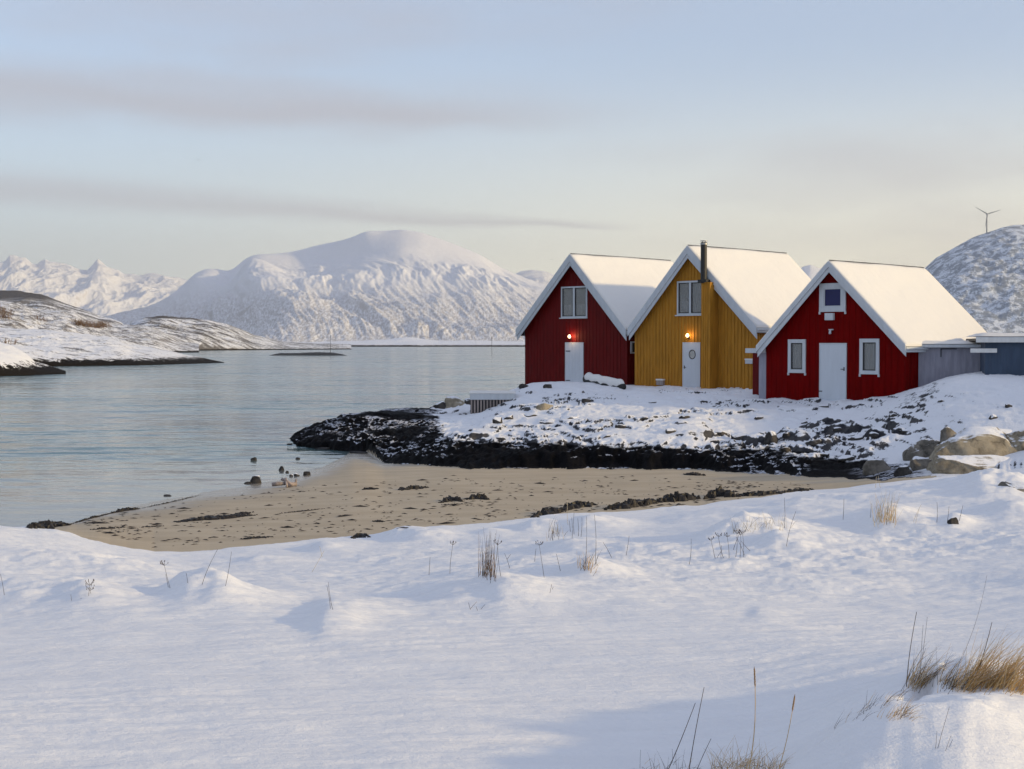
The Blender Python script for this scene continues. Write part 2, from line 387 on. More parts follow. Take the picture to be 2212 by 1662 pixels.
CD = [  # px, depth, z   (hidden or off-frame ground)
 (300,42,-.5),(0,42,-.7),(-300,36,-.6),(-300,30,.3),(-300,15,1.4),(-300,6,2.25),(600,48,-.5),(500,60,-1.0),(-200,60,-1.5),
 (740,66,-.5),(620,66,-.8),(880,68,-.4),(1000,75,-.6),(1080,73,-.4),(1000,100,-2),(600,100,-2),(0,100,-2),(1115,84,-.6),(1180,92,-.3),
 (1300,75,2.1),(1300,100,0),(1500,70,2.1),(1500,85,1.5),(1600,110,0),(1800,60,2.1),(2000,60,2.4),(2000,90,2.2),(2300,60,2.9),(2300,45,2.9),(2500,34,1.9),(2500,28,1.4),
 (2500,15,1.8),(2600,8,2.1),(3300,8,2.0),(3300,20,1.6),(3300,60,2.6),(3300,130,1),(2600,60,3.0),(2600,100,2.5),(2300,120,1.5),
 (1106,2.2,2.45),(0,2.2,2.45),(2200,2.2,2.5),(1870,53,1.95),(1700,56,2.05),
 (1500,6.6,2.17),(1700,7.2,2.17),(2000,7.8,2.2),(2212,7.6,2.25),
]
dcol = lambda py, z: (CAMZ - z) * F0 / (py - HZ)
pts = [(px, dcol(py, z), z) for px, py, z in CP] + CD
A = np.array(pts)
def uv(px, d): return np.stack([np.asarray(px) / 300., np.log(np.asarray(d)) * 4.0], -1)
U = uv(A[:, 0], A[:, 1]); n_ = len(U)
def tk(r2): return .5 * r2 * np.log(r2 + 1e-12)
K = tk(((U[:, None] - U[None]) ** 2).sum(-1)) + np.eye(n_) * .004
Q = np.concatenate([np.ones((n_, 1)), U], 1)
sol = np.linalg.solve(np.block([[K, Q], [Q.T, np.zeros((3, 3))]]), np.concatenate([A[:, 2], np.zeros(3)]))
def base_z(px, d):
    sh = np.shape(px); u = uv(np.ravel(px), np.ravel(d)); out = np.empty(len(u))
    for i in range(0, len(u), 40000):
        q = u[i:i+40000]
        out[i:i+40000] = tk(((q[:, None] - U[None]) ** 2).sum(-1)) @ sol[:n_] + sol[n_] + q @ sol[n_+1:]
    return out.reshape(sh)
cols = np.arange(-420, 3320.1, 3.0)
rows = np.concatenate([np.geomspace(1.2, 5, 30)[:-1], np.geomspace(5, 36, 420)[:-1], np.arange(36, 70, .09), np.geomspace(70.2, 160, 50)])
# base on a coarse grid, bilinear upsample
cc = np.linspace(cols[0], cols[-1], 180); rr = np.exp(np.linspace(math.log(rows[0]), math.log(rows[-1]), 260))
BZ = base_z(*np.meshgrid(cc, rr))
fi = np.interp(np.log(rows), np.log(rr), np.arange(len(rr))); fj = np.interp(cols, cc, np.arange(len(cc)))
i0 = np.minimum(fi.astype(int), len(rr)-2); j0 = np.minimum(fj.astype(int), len(cc)-2)
ti = (fi - i0)[:, None]; tj = (fj - j0)[None]
Z = (BZ[i0][:, j0]*(1-tj) + BZ[i0][:, j0+1]*tj)*(1-ti) + (BZ[i0+1][:, j0]*(1-tj) + BZ[i0+1][:, j0+1]*tj)*ti
PX, D = np.meshgrid(cols, rows)
X = (PX - W0/2) / F0 * D; Y = D.copy()
# zone limits as functions of bearing
EDGE = [(-420,1140,.62),(0,1142,.62),(100,1147,.58),(135,1155,.55),(200,1173,.48),(270,1190,.38),(330,1196,.32),(450,1190,.31),(560,1180,.32),(800,1158,.34),(1000,1136,.35),(1200,1117,.36),(1320,1110,.38),(1500,1095,.42),(1650,1078,.5),(1750,1063,.55),(1900,1048,.7),(2050,1030,.85),(2212,1012,1.1),(2720,985,1.5)]
eN = np.interp(cols, [e[0] for e in EDGE], [dcol(e[1], e[2]) for e in EDGE])[None]
eN = eN + .18 * fbm(cols / 45., cols * 0 + 3.3, 4, 5)[None]
BASE = [(622,58,0),(640,968,0),(700,972,.02),(790,978,.03),(830,1000,.06),(1010,1018,.12),(1300,1018,.15),(1500,1020,.22),(1650,1030,.32),(1800,1039,.45),(1900,1044,.6),(2050,1030,.85)]
bx = [b[0] for b in BASE]; bd = [58.] + [dcol(b[1], b[2]) for b in BASE[1:]]
eH = np.interp(cols, bx, bd)[None] + .5 * fbm(cols / 30., cols * 0 + 8.1, 4, 15)[None]
dN = D - eN                                # <0 on the snowfield
dH = np.where(PX > 622, D - eH, -5.)       # >0 on the headland
near = sst(-dN, -.02, .5)                  # 1 on the snowfield
head = sst(dH, .0, .8) * sst(PX, 622, 640)
# snowfield relief: wind crust, drifts, sastrugi
dr = fbm(X*.55 + Y*.25, Y*.28 - X*.05, 4, 21); ss = fbm(X*1.0 + Y*.35, Y*1.9 - X*.5, 4, 31)
rough_zone = np.exp(-((D - 17.5) / 6.5) ** 2) * (.45 + .55 * sst(fbm(X*.2, Y*.2, 2, 41), -.3, .3))
Z = Z + near * ((.03 + .035 * sst(D, 9, 14)) * dr + .010 * ss + rough_zone * (.075 * fbm(X*.9, Y*1.0, 5, 51, .5) + .030 * fbm(X*3.0, Y*2.4, 3, 61) + .040 * fbm(X*.9 + Y*.5, Y*2.2 - X*.4, 4, 63, .6, True)))
Z = Z + near * .05 * sst(-dN, 0, .35)
Z = Z + near * .016 * fbm(X*.8 + Y*.55, Y*3.2 - X*1.0, 4, 67, .6, True) * sst(fbm(X*.3, Y*.3, 2, 68), -.2, .4)
# drifts and hummocks: px, py, half width px, half length in depth, height, sharp
HUM = [(410,1290,62,.55,.22),(495,1282,75,.5,.12),(190,1292,75,.5,.13),(40,1282,90,.6,.15),(725,1330,60,.5,.10),(705,1352,40,.4,.08),
 (130,1222,110,.8,.17),(700,1188,35,.5,.15),(860,1160,30,.5,.16),(915,1165,45,.7,.18),(1060,1155,35,.6,.10),(1160,1145,40,.7,.20),(1275,1140,50,.8,.26),(1245,1180,80,.7,.12),
 (1280,1235,45,.4,.16),(1000,1285,90,.6,.13),(1100,1275,60,.6,.10),(1620,1160,80,.9,.28),(1690,1180,60,.6,.16),(1560,1145,60,.7,.14),
 (1915,1130,48,.9,.30),(2010,1140,60,.8,.12),(2065,1128,26,.5,.12),(2150,1062,80,1.3,.30),(1750,1095,110,1.2,.16),(2000,1060,130,1.2,.18),(2190,1105,50,.8,.16),
 (1650,1330,30,.25,.03),(1540,1112,120,.9,.12),(560,1215,50,.6,.10)]
for (hx, hy, wx, ld, hh) in HUM:
    j = int(np.clip((hx - cols[0]) / 3.0, 0, len(cols)-1))
    pyc = HZ + (CAMZ - Z[:, j]) / rows * F0
    k = int(np.argmax(pyc[29:] <= hy)) + 29
    dc = rows[k]; u = (PX - hx) / wx; v = (D - dc) / (ld * 1.6)
    u = np.where(u > 0, u * .62, u * 1.15)        # steep to windward (left), long tail to the right
    g = np.exp(-(np.abs(u) ** 2.2) - v * v)
    Z = Z + near * .85 * hh * g * (1 + .35 * fbm(X*2.2, Y*2.2, 3, 71))
# right-hand foreground bank with grass
bank = sst((PX - 1600) / 470. + (6.2 - D) * .25, .12, 1.0) * sst(D + .25 * fbm(X*1.5, Y*.5, 3, 83), 7.0, 6.0) * (1 - .55 * sst(PX, 2050, 2420)) * (1 - sst(PX, 2300, 2700))
Z = Z + bank * .21 * (1 + .42 * fbm(X*1.6, Y*1.6, 4, 81))
for (hx, dd, rx, dep) in [(2000, 5.75, 24, .12), (1975, 5.55, 16, .09), (2065, 5.98, 16, .07), (2110, 5.6, 60, .03)]:
    Z = Z - dep * np.exp(-((PX-hx)/rx)**2 - ((D-dd)/.10)**2)
# sand relief
sand = (1 - near) * (1 - head)
WL = [(-420,1140),(60,1141),(130,1136),(250,1103),(380,1075),(530,1051),(640,1030),(700,1008),(745,985),(765,974)]
dW = np.interp(cols, [a[0] for a in WL], [12000. / (a[1] - HZ) for a in WL])[None] + .35 * fbm(cols / 60., cols * 0 + 5.5, 4, 19)[None]
toH = (cols > 765)[None]
zE = np.interp(cols, [e[0] for e in EDGE], [e[2] for e in EDGE])[None] - .03
zB = np.interp(cols, bx, [0] + [b[2] for b in BASE[1:]])[None]
kk = sst(cols, 735, 790)[None]; end = dW * (1 - kk) + (eH + .8) * kk; zend = np.where(toH, zB + .05, 0) * sst(cols, 765, 1000)[None]
tt = (D - eN) / np.maximum(end - eN, .5)
Zs = zE + (zend - zE) * tt
Zs = np.where(tt > 1, zend - (D - end) * .06, Zs)
Z = Z + (Zs - Z) * ((dN > 0) & (dH <= .8)) * np.where(dH > 0, 1 - head, 1)
Z = Z + sand * (.012 * fbm(X*.22, Y*.5, 3, 91) + .007 * fbm(X*1.2, Y*3, 4, 95))
# headland relief: tilted ledges, terraced faces towards the water, rough boulders in the tide zone
w = fbm(X*.35 + Y*.1, Y*.30, 4, 101)
Z0 = Z.copy()
under = sst(1.0 - (D - 59.0) / 6.0 + 0 * X, 0, 1)       # ledges fade out on the level ground at the houses
under = np.maximum(under, 0) * sst(D, 36, 39)
rg = fbm(X*.8 + 3*w, Y*.62, 5, 111, .55, True)
terr_h = Z + .30 * fbm(X*.42 + w, Y*.5, 4, 121, .6) + .20 * fbm(X*1.3, Y*.9, 4, 125, .6) + .13 * rg
stp = .24
fr = terr_h / stp + 0.8*fbm(X*.9, Y*.3, 3, 131); fl = np.floor(fr)
terr = (fl + sst(fr - fl, .30, .62)) * stp - stp * .8 * fbm(X*.9, Y*.3, 3, 131)
mt = sst(fbm(X*.25, Y*.25, 2, 141), -.35, .35) * .6
Zr = Z + (terr - Z) * mt * .85 + (1 - mt) * .05 * rg
def lumps(x, y, seed, present):
    xi, yi = np.floor(x).astype(np.int64), np.floor(y).astype(np.int64); out = np.zeros_like(x)
    for a in (-1, 0, 1):
        for b in (-1, 0, 1):
            h = _perm[(_perm[(xi + a + seed) & 511] + yi + b) & 511]; h2 = _perm[(h + 77) & 511]; h3 = _perm[(h + 191) & 511]
            r_ = .25 + .45 * (h3 / 512.) ; dx, dy = x - (xi + a + .2 + .6 * h / 512.), y - (yi + b + .2 + .6 * h2 / 512.)
            an = h2 / 512. * 3; dx, dy = dx*np.cos(an) + dy*np.sin(an), (-dx*np.sin(an) + dy*np.cos(an)) * 1.35
            t = 1 - (np.abs(dx)**2.6 + np.abs(dy)**2.6) ** (1/2.6) / r_
            out = np.maximum(out, np.clip(t, 0, 1) ** .45 * r_ * (((h * 7 + h3) & 511) < present * 512))
    return out
wx_, wy_ = X + .25 * fbm(X*1.7, Y*1.7, 3, 181), Y + .25 * fbm(X*1.7, Y*1.7, 3, 183)
dense = .25 + .75 * sst(PX, 1350, 1750) * sst(1.5 - Z0, -.3, .3)
lm = .60 * lumps(wx_ * .62, wy_ * .52, 3, .62) + .17 * lumps(wx_ * 1.7, wy_ * 1.4, 9, .6)
Zr = Zr + lm * dense * sst(fbm(X*.22, Y*.22, 2, 187), -.55, -.1)
lowz = sst(1.05 - Z0, 0, .35)
Zr = Zr + lowz * (.17 * fbm(X*1.5, Y*1.3, 4, 151, .6, True) + .05 * fbm(X*5, Y*4, 3, 161)) - lowz * .03
right_soft = 1 - .60 * sst(PX, 1840, 1960) * sst(Z0, 1.5, 2.1)
Z = Z + (Zr - Z) * head * under * right_soft + head * .05 * fbm(X*1.2, Y*.8, 4, 171)
# unseen rise added right of the frame to cast shade over the headland
XX, YY = X, Y
Z = Z + 3.3 * np.exp(-((XX - 27) / 6.) ** 2 - np.abs((YY - 45) / 18.) ** 4) * sst(PX, 2260, 2520)
V = np.stack([X.ravel(), Y.ravel(), Z.ravel()], 1)
Fc = grid_faces(len(rows), len(cols))
zone = np.where(dN < 0, 0, np.where(dH > 0, 2, 1))
fz = zone[:-1, :-1].ravel()
zc = Z[:-1, :-1].ravel()
fz = np.where((fz == 1) & (zc < -.06), 3, fz)
tag(np_mesh('snow_ground', V, Fc[fz == 0], M['snow']), 'wind-blown snowfield in front of the beach', kind='structure')
tag(np_mesh('beach', V, Fc[fz == 1], M['sand']), 'strip of bare tan sand between snow and water', kind='structure')
tag(np_mesh('rocky_shore', V, Fc[fz == 2], M['headland']), 'snow-covered rocky headland with black tidal rock under the houses', kind='structure')
tag(np_mesh('seabed', V, Fc[fz == 3], M['seabed']), 'sea bed under the shallow water', kind='structure')
NR72 = int(np.searchsorted(rows, 72))
def G(px, py):                                   # the visible ground point at a pixel
    j = (px - cols[0]) / 3.0; j0 = int(np.clip(math.floor(j), 0, len(cols)-2)); t = j - j0
    zc = Z[:, j0] * (1-t) + Z[:, j0+1] * t
    pyc = HZ + (CAMZ - zc) / rows * F0
    q_ = pyc[20:NR72]; k = np.nonzero(q_ <= py)[0]; k = (k[0] if len(k) else int(np.argmin(q_))) + 20
    d0, d1 = rows[k-1], rows[k]; p0, p1 = pyc[k-1], pyc[k]
    s = np.clip((p0 - py) / (p0 - p1 + 1e-9), 0, 1); d = d0 + (d1 - d0) * s
    return Vector((bear(px) * d, d, zc[k-1] + (zc[k] - zc[k-1]) * s))
def GZ(x, y):
    px = x / y * F0 + W0/2; j = np.clip((px - cols[0]) / 3.0, 0, len(cols)-1.001); i = np.interp(y, rows, np.arange(len(rows)))
    j0, i0 = int(j), min(int(i), len(rows)-2); a, b = j - j0, i - i0
    return (Z[i0, j0]*(1-a)+Z[i0, j0+1]*a)*(1-b) + (Z[i0+1, j0]*(1-a)+Z[i0+1, j0+1]*a)*b
# snow behind and beside the camera
o = MB(); s_ = 240
o.add([(-60, -80, 2.2), (60, -80, 2.2), (60, 1.0, 2.25), (-60, 1.0, 2.25)], [(0, 1, 2, 3)])
tag(o.build('snow_field', M['snow']), 'snow behind the camera', kind='structure')
# water
wv = MB(); ys = [4, 40, 120, 400, 1500, 6000, 30000]
for i in range(len(ys) - 1):
    a, b = ys[i], ys[i+1]
    wv.add([(-a*1.2-60, a, 0), (a*1.2+60, a, 0), (b*1.2+60, b, 0), (-b*1.2-60, b, 0)], [(0, 1, 2, 3)])
tag(wv.build('water', M['water']), 'grey-green rippled sea', kind='structure')

# ------------------------------------------------------------------ hills and mountains
def hill(name, sky_, front, dc, back, nr, mat, label, p=.8, amp=.12, fs=40., ridg=False, step=3., seed=0, kind='structure', stretch=1., bottom=-1., crestamp=.02, zmin=None):
    sx = [a[0] for a in sky_]; c = np.arange(sx[0], sx[-1] + .1, step)
    sy = np.interp(c, sx, [a[1] for a in sky_]); dcs = np.interp(c, [a[0] for a in dc], [a[1] for a in dc])
    df = np.interp(c, [a[0] for a in front], [a[1] for a in front])
    zc = CAMZ + (HZ - sy) / F0 * dcs
    t = np.linspace(0, 1, nr)[:, None]; tb = np.linspace(0, 1, nr // 4)[1:, None]
    d1 = df[None] + (dcs - df)[None] * t; nw = max(3, int(len(c) * .05)) | 1; zs_ = np.convolve(np.pad(zc, nw // 2, mode='edge'), np.ones(nw) / nw, 'valid'); z1 = bottom + ((zs_ - bottom)[None] * (1 - t ** 5) + (zc - bottom)[None] * t ** 5) * t ** p
    d2 = dcs[None] + back * tb; z2 = bottom + (zc - bottom)[None] * (1 - tb ** 1.3)
    d = np.concatenate([d1, d2]); z = np.concatenate([z1, z2]); b = (c - W0/2) / F0
    x = b[None] * d
    env = np.concatenate([np.sin(np.pi * t) ** .7 + 0*d1, np.sin(np.pi * tb * .9) * .8 + 0*d2]); ce = 1 - env
    nn = fbm(x / fs, d / fs / stretch, 6, seed, .52, ridg)
    z = z + amp * (zc - bottom)[None] * nn * env + crestamp * (zc-bottom)[None] * fbm(x / fs * 2.5, d / fs, 4, seed + 9) * ce * (z > bottom + .02)
    v = np.stack([x.ravel(), d.ravel(), z.ravel()], 1)
    o = np_mesh(name, v, grid_faces(d.shape[0], d.shape[1]), mat)
    return tag(o, label, kind=kind)

# the big mountain: its own spline through ridge, bowl and spur points
MP = [  # px, py, depth (seen from the camera)
 (255,690,6600),(300,668,6700),(350,650,6800),(395,618,7000),(420,592,7100),(450,580,7200),(480,583,7200),(495,588,7100),(510,578,7000),(535,556,6900),(560,550,7400),(600,549,7700),
 (640,543,7700),(690,530,7700),(740,520,7600),(770,510,7500),(790,501,7300),(830,500,7300),(870,497,7300),(910,503,7300),(960,520,7300),(1000,535,7300),(1040,552,7200),(1080,577,7100),(1115,593,7000),(1150,606,6900),(1190,620,6800),(1250,640,6600),(1330,672,6300),(1450,700,6000),(1600,730,5700),(1550,738,5300),
 (545,575,6750),(565,610,6350),(590,650,5950),(605,690,5600),(612,735,5250),
 (480,640,6800),(430,680,6500),(500,700,6200),(540,735,5700),(440,738,5700),(330,700,6300),(280,738,5900),(200,735,5900),
 (620,590,7000),(650,615,6700),(690,585,7050),(740,555,7200),(700,560,7300),(780,560,6900),(770,595,6450),(800,620,6200),(720,610,6400),(690,650,6100),
 (700,735,5300),(800,738,5300),(900,738,5300),(1000,738,5300),(1100,738,5300),(1250,738,5300),(1400,740,5300),
 (800,680,5750),(900,680,5750),(1000,680,5750),(1100,690,5700),(900,600,6350),(1000,600,6400),(1080,640,6150),(1180,670,5950),(860,540,6800),(940,555,6800)]
mp = np.array(MP, float); mz = CAMZ + (HZ - mp[:, 1]) / F0 * mp[:, 2]
for px_, z_ in ((200,0),(450,60),(700,200),(900,220),(1100,150),(1300,20)): mp = np.vstack([mp, [px_, 0, 8900]]); mz = np.append(mz, z_)
for px_ in (150,400,700,1000,1300,1450,1650): mp = np.vstack([mp, [px_, 0, 4950]]); mz = np.append(mz, -8)
mu = np.stack([mp[:, 0] / 150., mp[:, 2] / 450.], 1); k_ = len(mu)
Kk = tk(((mu[:, None] - mu[None]) ** 2).sum(-1)) + np.eye(k_) * .01; Qq = np.concatenate([np.ones((k_, 1)), mu], 1)
so = np.linalg.solve(np.block([[Kk, Qq], [Qq.T, np.zeros((3, 3))]]), np.concatenate([mz, np.zeros(3)]))
mc = np.arange(150, 1652, 2.5); mrw = np.linspace(4950, 8900, 520); mX, mD = np.meshgrid(mc, mrw)
qq = np.stack([mX.ravel() / 150., mD.ravel() / 450.], 1); mZ = np.empty(len(qq))
for i in range(0, len(qq), 40000):
    q = qq[i:i+40000]; mZ[i:i+40000] = tk(((q[:, None] - mu[None]) ** 2).sum(-1)) @ so[:k_] + so[k_] + q @ so[k_+1:]
mZ = mZ.reshape(mX.shape); mx = (mX - W0/2) / F0 * mD
hrel = np.clip(mZ / 480., 0, 1.1); mask = sst(mZ, -5, 40)
gul = fbm((mx + .35 * mD) / 170. + .8 * fbm(mx / 700., mD / 700., 2, 203), mD / 800., 5, 201, .58, True) * (.35 + .9 * sst(fbm(mx / 500., mD / 500., 2, 205), -.35, .4))       # gullies run down the fall line
mZ = mZ + mask * (44 * gul * (1 - .97 * sst(hrel, .6, .97)) + 10 * fbm((mx + .33 * mD) / 48., mD / 420., 4, 207, .6, True) * (1 - .97 * sst(hrel, .4, .8)) + 22 * fbm(mx / 420., mD / 420., 3, 213) * (1 - .8 * sst(hrel, .5, .9)) + 4 * fbm(mx / 130., mD / 200., 4, 211) * (1 - .7 * sst(hrel, .6, .95)) + .8 * fbm(mx / 22., mD / 50., 4, 221))
skx = [150,200,255,300,350,395,420,450,480,495,510,535,560,600,640,690,740,770,790,830,870,910,960,1000,1040,1080,1115,1150,1190,1250,1330,1450,1550,1600,1652]
sky_ = [742,716,690,668,650,618,592,580,583,588,578,556,550,549,543,530,520,510,501,500,497,503,520,535,552,577,593,606,620,640,672,700,725,735,741]
app = ((mZ - CAMZ) / mD).max(0); tgt = (HZ - np.interp(mc, skx, sky_)) / F0
fac_ = np.clip(tgt / app, .5, 2); fac_ = np.convolve(np.pad(fac_, 5, mode='edge'), np.ones(11) / 11, 'valid')
mZ = np.where(mZ > 0, mZ * fac_[None], mZ)
mZ = np.maximum(mZ, -3)
M_mtn = m_hill('mountain snow', rock=(.15, .13, .115), cover=.462, big=15., streak=(.5, 4.0), band=(110, 330), dark=.55, slope=(.40, .68), bmp=.2)
tag(np_mesh('mountain', np.stack([mx.ravel(), mD.ravel(), mZ.ravel()], 1), grid_faces(*mX.shape), M_mtn), 'broad snow mountain across the water', kind='structure')

far_sky = [(-260,600),(-200,575),(-120,590),(-60,560),(0,568),(15,560),(24,549),(34,550),(45,557),(58,560),(70,571),(82,574),(100,561),(113,566),(130,571),(150,573),(165,580),(190,587),(200,577),(213,564),(222,568),(235,575),(255,583),(270,594),(300,597),(330,594),(345,594),(380,600),(420,612),(480,640),(560,690),(640,735)]
M_far = m_hill('far peaks snow', rock=(.30, .28, .27), cover=.60, big=110., streak=(.6, 2.), dark=.5, slope=(.40, .62))
hill('mountain_range', far_sky, [(-260,9000),(640,9000)], [(-260,12500),(640,12500)], 2500, 240, M_far, 'row of pointed snow peaks behind the far shore', p=.95, amp=.16, fs=420., ridg=True, step=2., seed=300, stretch=2.2, bottom=-20, crestamp=.05)
hill('distant_mountain', [(1050,640),(1100,600),(1125,588),(1150,584),(1175,586),(1200,596),(1260,640),(1330,680)], [(1050,9500),(1330,9500)], [(1050,12500),(1330,12500)], 1500, 90, M_far, 'small far snow summit behind the mountain shoulder', amp=.12, fs=500., ridg=True, seed=320, bottom=-20)
hill('distant_hill', [(1480,738),(1560,700),(1640,650),(1700,600),(1735,577),(1750,574),(1775,584),(1830,640),(1900,690),(2000,735)], [(1480,5300),(2000,5200)], [(1480,6700),(2000,6700)], 1500, 80, M_far, 'small snow summit between the house roofs', amp=.1, fs=400., seed=330, bottom=-20)
M_right = m_hill('right hill snow', snow=(.70, .74, .80), rock=(.05, .07, .10), cover=.462, big=17., dark=.66, slope=(.35, .62))  # snow and rock tinted blue: the hill's shade is put into their colours
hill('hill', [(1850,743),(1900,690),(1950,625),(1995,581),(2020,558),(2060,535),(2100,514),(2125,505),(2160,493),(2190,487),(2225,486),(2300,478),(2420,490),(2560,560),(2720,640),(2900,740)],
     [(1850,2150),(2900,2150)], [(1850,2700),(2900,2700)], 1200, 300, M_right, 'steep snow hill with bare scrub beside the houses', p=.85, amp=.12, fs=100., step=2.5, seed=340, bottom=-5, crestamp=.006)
# left shore, far to near
M_heath = m_hill('heath ridge', rock=(.045, .040, .038), cover=.45, big=9., streak=(2.5, .8), dark=.85, slope=(.6, .85), top=(27, 33, 8))
hill('dark_ridge', [(-260,600),(-100,612),(0,627),(45,629),(90,636),(130,650),(160,662),(190,672),(215,682),(240,688),(262,697),(280,712),(300,738),(330,743)],
     [(-260,700),(330,760)], [(-260,950),(330,850)], 200, 120, M_heath, 'dark wind-bared heath ridge above the left shore', p=.7, amp=.10, fs=25., seed=350, step=2., bottom=-.5)
M_isl2 = m_hill('rocky island far', rock=(.04, .035, .032), cover=.47, big=6., streak=(3.0, .7), dark=.9, slope=(.72, .90), tide=.6, top=(19.5, 21, 5))
hill('island', [(225,742),(262,712),(290,697),(310,688),(345,683),(370,684),(400,687),(450,692),(490,701),(520,711),(545,722),(575,731),(610,738),(680,742),(760,744)],
     [(225,740),(500,860),(760,1000)], [(225,900),(500,960),(760,1050)], 150, 110, M_isl2, 'low rocky island with snow patches and a dark sloping crest', p=.62, amp=.16, fs=18., seed=360, step=2., bottom=-.3, crestamp=.06)
M_isl = m_hill('snowy shore rock', rock=(.045, .036, .03), cover=.47, big=3.2, streak=(2.0, .8), dark=.85, slope=(.66, .86), tide=.7)
hill('shore_hill', [(-260,640),(-60,646),(0,651),(25,653),(70,664),(100,668),(130,669),(160,674),(185,684),(215,692),(250,700),(270,702),(300,702),(330,706),(352,716),(375,727),(400,738),(430,743)],
     [(-260,420),(430,640)], [(-260,620),(250,700),(430,700)], 60, 130, M_isl, 'snow hill with bare rock patches on the left shore', p=.60, amp=.14, fs=13., seed=370, step=2., bottom=-.3, crestamp=.05)
M_near = m_hill('near shore snow', rock=(.045, .038, .032), cover=.53, big=2.0, streak=(2.2, .8), dark=.9, slope=(.50, .78), tide=1.05)
hill('snowy_point', [(-260,700),(-80,705),(0,709),(60,712),(110,712),(150,718),(185,722),(235,727),(262,733),(285,744),(330,751),(372,759),(398,766),(425,770),(450,776),(470,780),(484,783)],
     [(-260,212),(100,247),(300,256),(484,290)], [(-260,300),(250,310),(484,294)], 26, 120, M_near, 'rounded snow point with a black tide line', p=.50, amp=.13, fs=6., seed=380, step=1.5, bottom=-.3, crestamp=.04)
M_near2 = m_hill('near shore snow two', rock=(.06, .035, .025), cover=.62, big=2.0, streak=(2.2, .8), dark=.9, slope=(.40, .7), tide=1.25)
hill('snow_bank', [(-260,690),(-60,722),(0,739),(22,746),(45,757),(62,768),(75,781),(100,788),(125,796),(142,802)],
     [(-260,150),(0,171),(142,183)], [(-260,190),(142,186)], 16, 90, M_near2, 'snow bank and brown tide rocks nearest on the left', p=.50, amp=.10, fs=4., seed=390, step=1.2, bottom=-.3, crestamp=.04)
M_low = m_hill('low far islands', rock=(.03, .028, .027), cover=.60, big=5., streak=(4, .6), dark=.9, slope=(.80, .93), tide=2.0)
hill('low_island', [(560,743),(600,741),(680,739),(720,738),(790,736),(850,732),(875,729),(905,731),(930,735),(980,737),(1010,735),(1060,737),(1140,738),(1240,737),(1330,741),(1420,743)],
     [(560,1900),(1420,1900)], [(560,2300),(1420,2300)], 200, 50, M_low, 'low white skerries along the far side of the water', p=.45, amp=.25, fs=60., seed=400, step=2., bottom=-.5, crestamp=.12)
M_sk = m_plain('black skerry rock', (.010, .010, .011), .8)
def skerry(name, sky_, d, label, wid=10, cat='rock'):
    o = hill(name, sky_, [(sky_[0][0], d), (sky_[-1][0], d)], [(sky_[0][0], d + wid), (sky_[-1][0], d + wid)], wid, 24, M_sk, label, p=.55, amp=.15, fs=3., seed=410, step=1., bottom=-.1, crestamp=.12)
    del o['kind']; o['category'] = cat; return o
skerry('skerry', [(576,769),(590,766),(605,763),(640,763),(680,761),(720,762),(738,765),(750,768)], 470, 'low black skerry in the middle of the water', 12)
for i, (a, b, d, h, lab) in enumerate([(642,690,2050,3,'thin dark reef below the mountain foot'), (10,48,176,1.3,'flat dark reef at the left shore foot')]):
    skerry('reef', [(a, HZ+12000/d), (a+(b-a)*.3, HZ+12000/d-h), (a+(b-a)*.7, HZ+12000/d-h*.8), (b, HZ+12000/d)], d, lab, 6, 'reef')

# ------------------------------------------------------------------ houses
PHI = R(-45)
DX, DY = Vector((math.cos(PHI), math.sin(PHI), 0)), Vector((-math.sin(PHI), math.cos(PHI), 0))
class Frame:                                           # a gable plane standing through one pixel at one depth
    def __init__(s, px, depth, zf):
        x = bear(px) * depth; s.o = Vector((x, depth, zf)); s.zf = zf
    def on(s, px, py, off=0.):                         # local (x, z) of a pixel on the plane y' = off
        r = ray(px, py); o = s.o + DY * off; c = Vector((0, 0, CAMZ))
        t = (o - c).dot(DY) / r.dot(DY); w = c + r * t - s.o
        return w.dot(DX), w.z
    def side(s, px, py, x0):                           # local (y, z) of a pixel on the side plane x' = x0
        r = ray(px, py); o = s.o + DX * x0; c = Vector((0, 0, CAMZ))
        t = (o - c).dot(DX) / r.dot(DX); w = c + r * t - s.o
        return w.dot(DY), w.z
def interp(pl, x):
    for (a, b), (c, d) in zip(pl, pl[1:]):
        if a <= x <= c: return b + (d - b) * (x - a) / (c - a + 1e-9)
    return pl[0][1] if x < pl[0][0] else pl[-1][1]
rnd = random.Random(5)
def board_wall(x0, x1, zb, top, y, name, mat, parent, bw=.14, relief=.022, holes=()):
    # vertical boards and cover battens standing on the plane y (facing -y); top is a polyline; holes = (xa, xb, za, zb)
    mb = MB(); x = x0; i = 0; full = x0
    while x < x1 - 1e-4:
        if x >= full - 1e-5: full = x + bw * (1 if i % 2 == 0 else .42)
        xe = min([full, x1] + [q for h in holes for q in (h[0], h[1]) if x + 1e-4 < q < full]); yy = y if i % 2 == 0 else y - relief
        yy += rnd.uniform(-.002, .002)
        segs = [(zb, None)]
        cuts = sorted([(h[2], h[3]) for h in holes if xe > h[0] + .0005 and x < h[1] - .0005])
        lo = zb; pieces = []
        for a, b in cuts: pieces.append((lo, a)); lo = b
        pieces.append((lo, None))
        for a, b in pieces:
            ta = interp(top, x) if b is None else b; tb = interp(top, xe) if b is None else b
            xm = [p[0] for p in top if x < p[0] < xe] if b is None else []
            if ta <= a + .01 and tb <= a + .01: continue
            poly = [(x, a), (xe, a), (xe, max(tb, a + .01))] + [(q, interp(top, q)) for q in xm] + [(x, max(ta, a + .01))]
            mb.prism(poly, yy, y + .03)
        x = xe
        if x >= full - 1e-5: i += 1
    return mb.build(name, mat, parent)
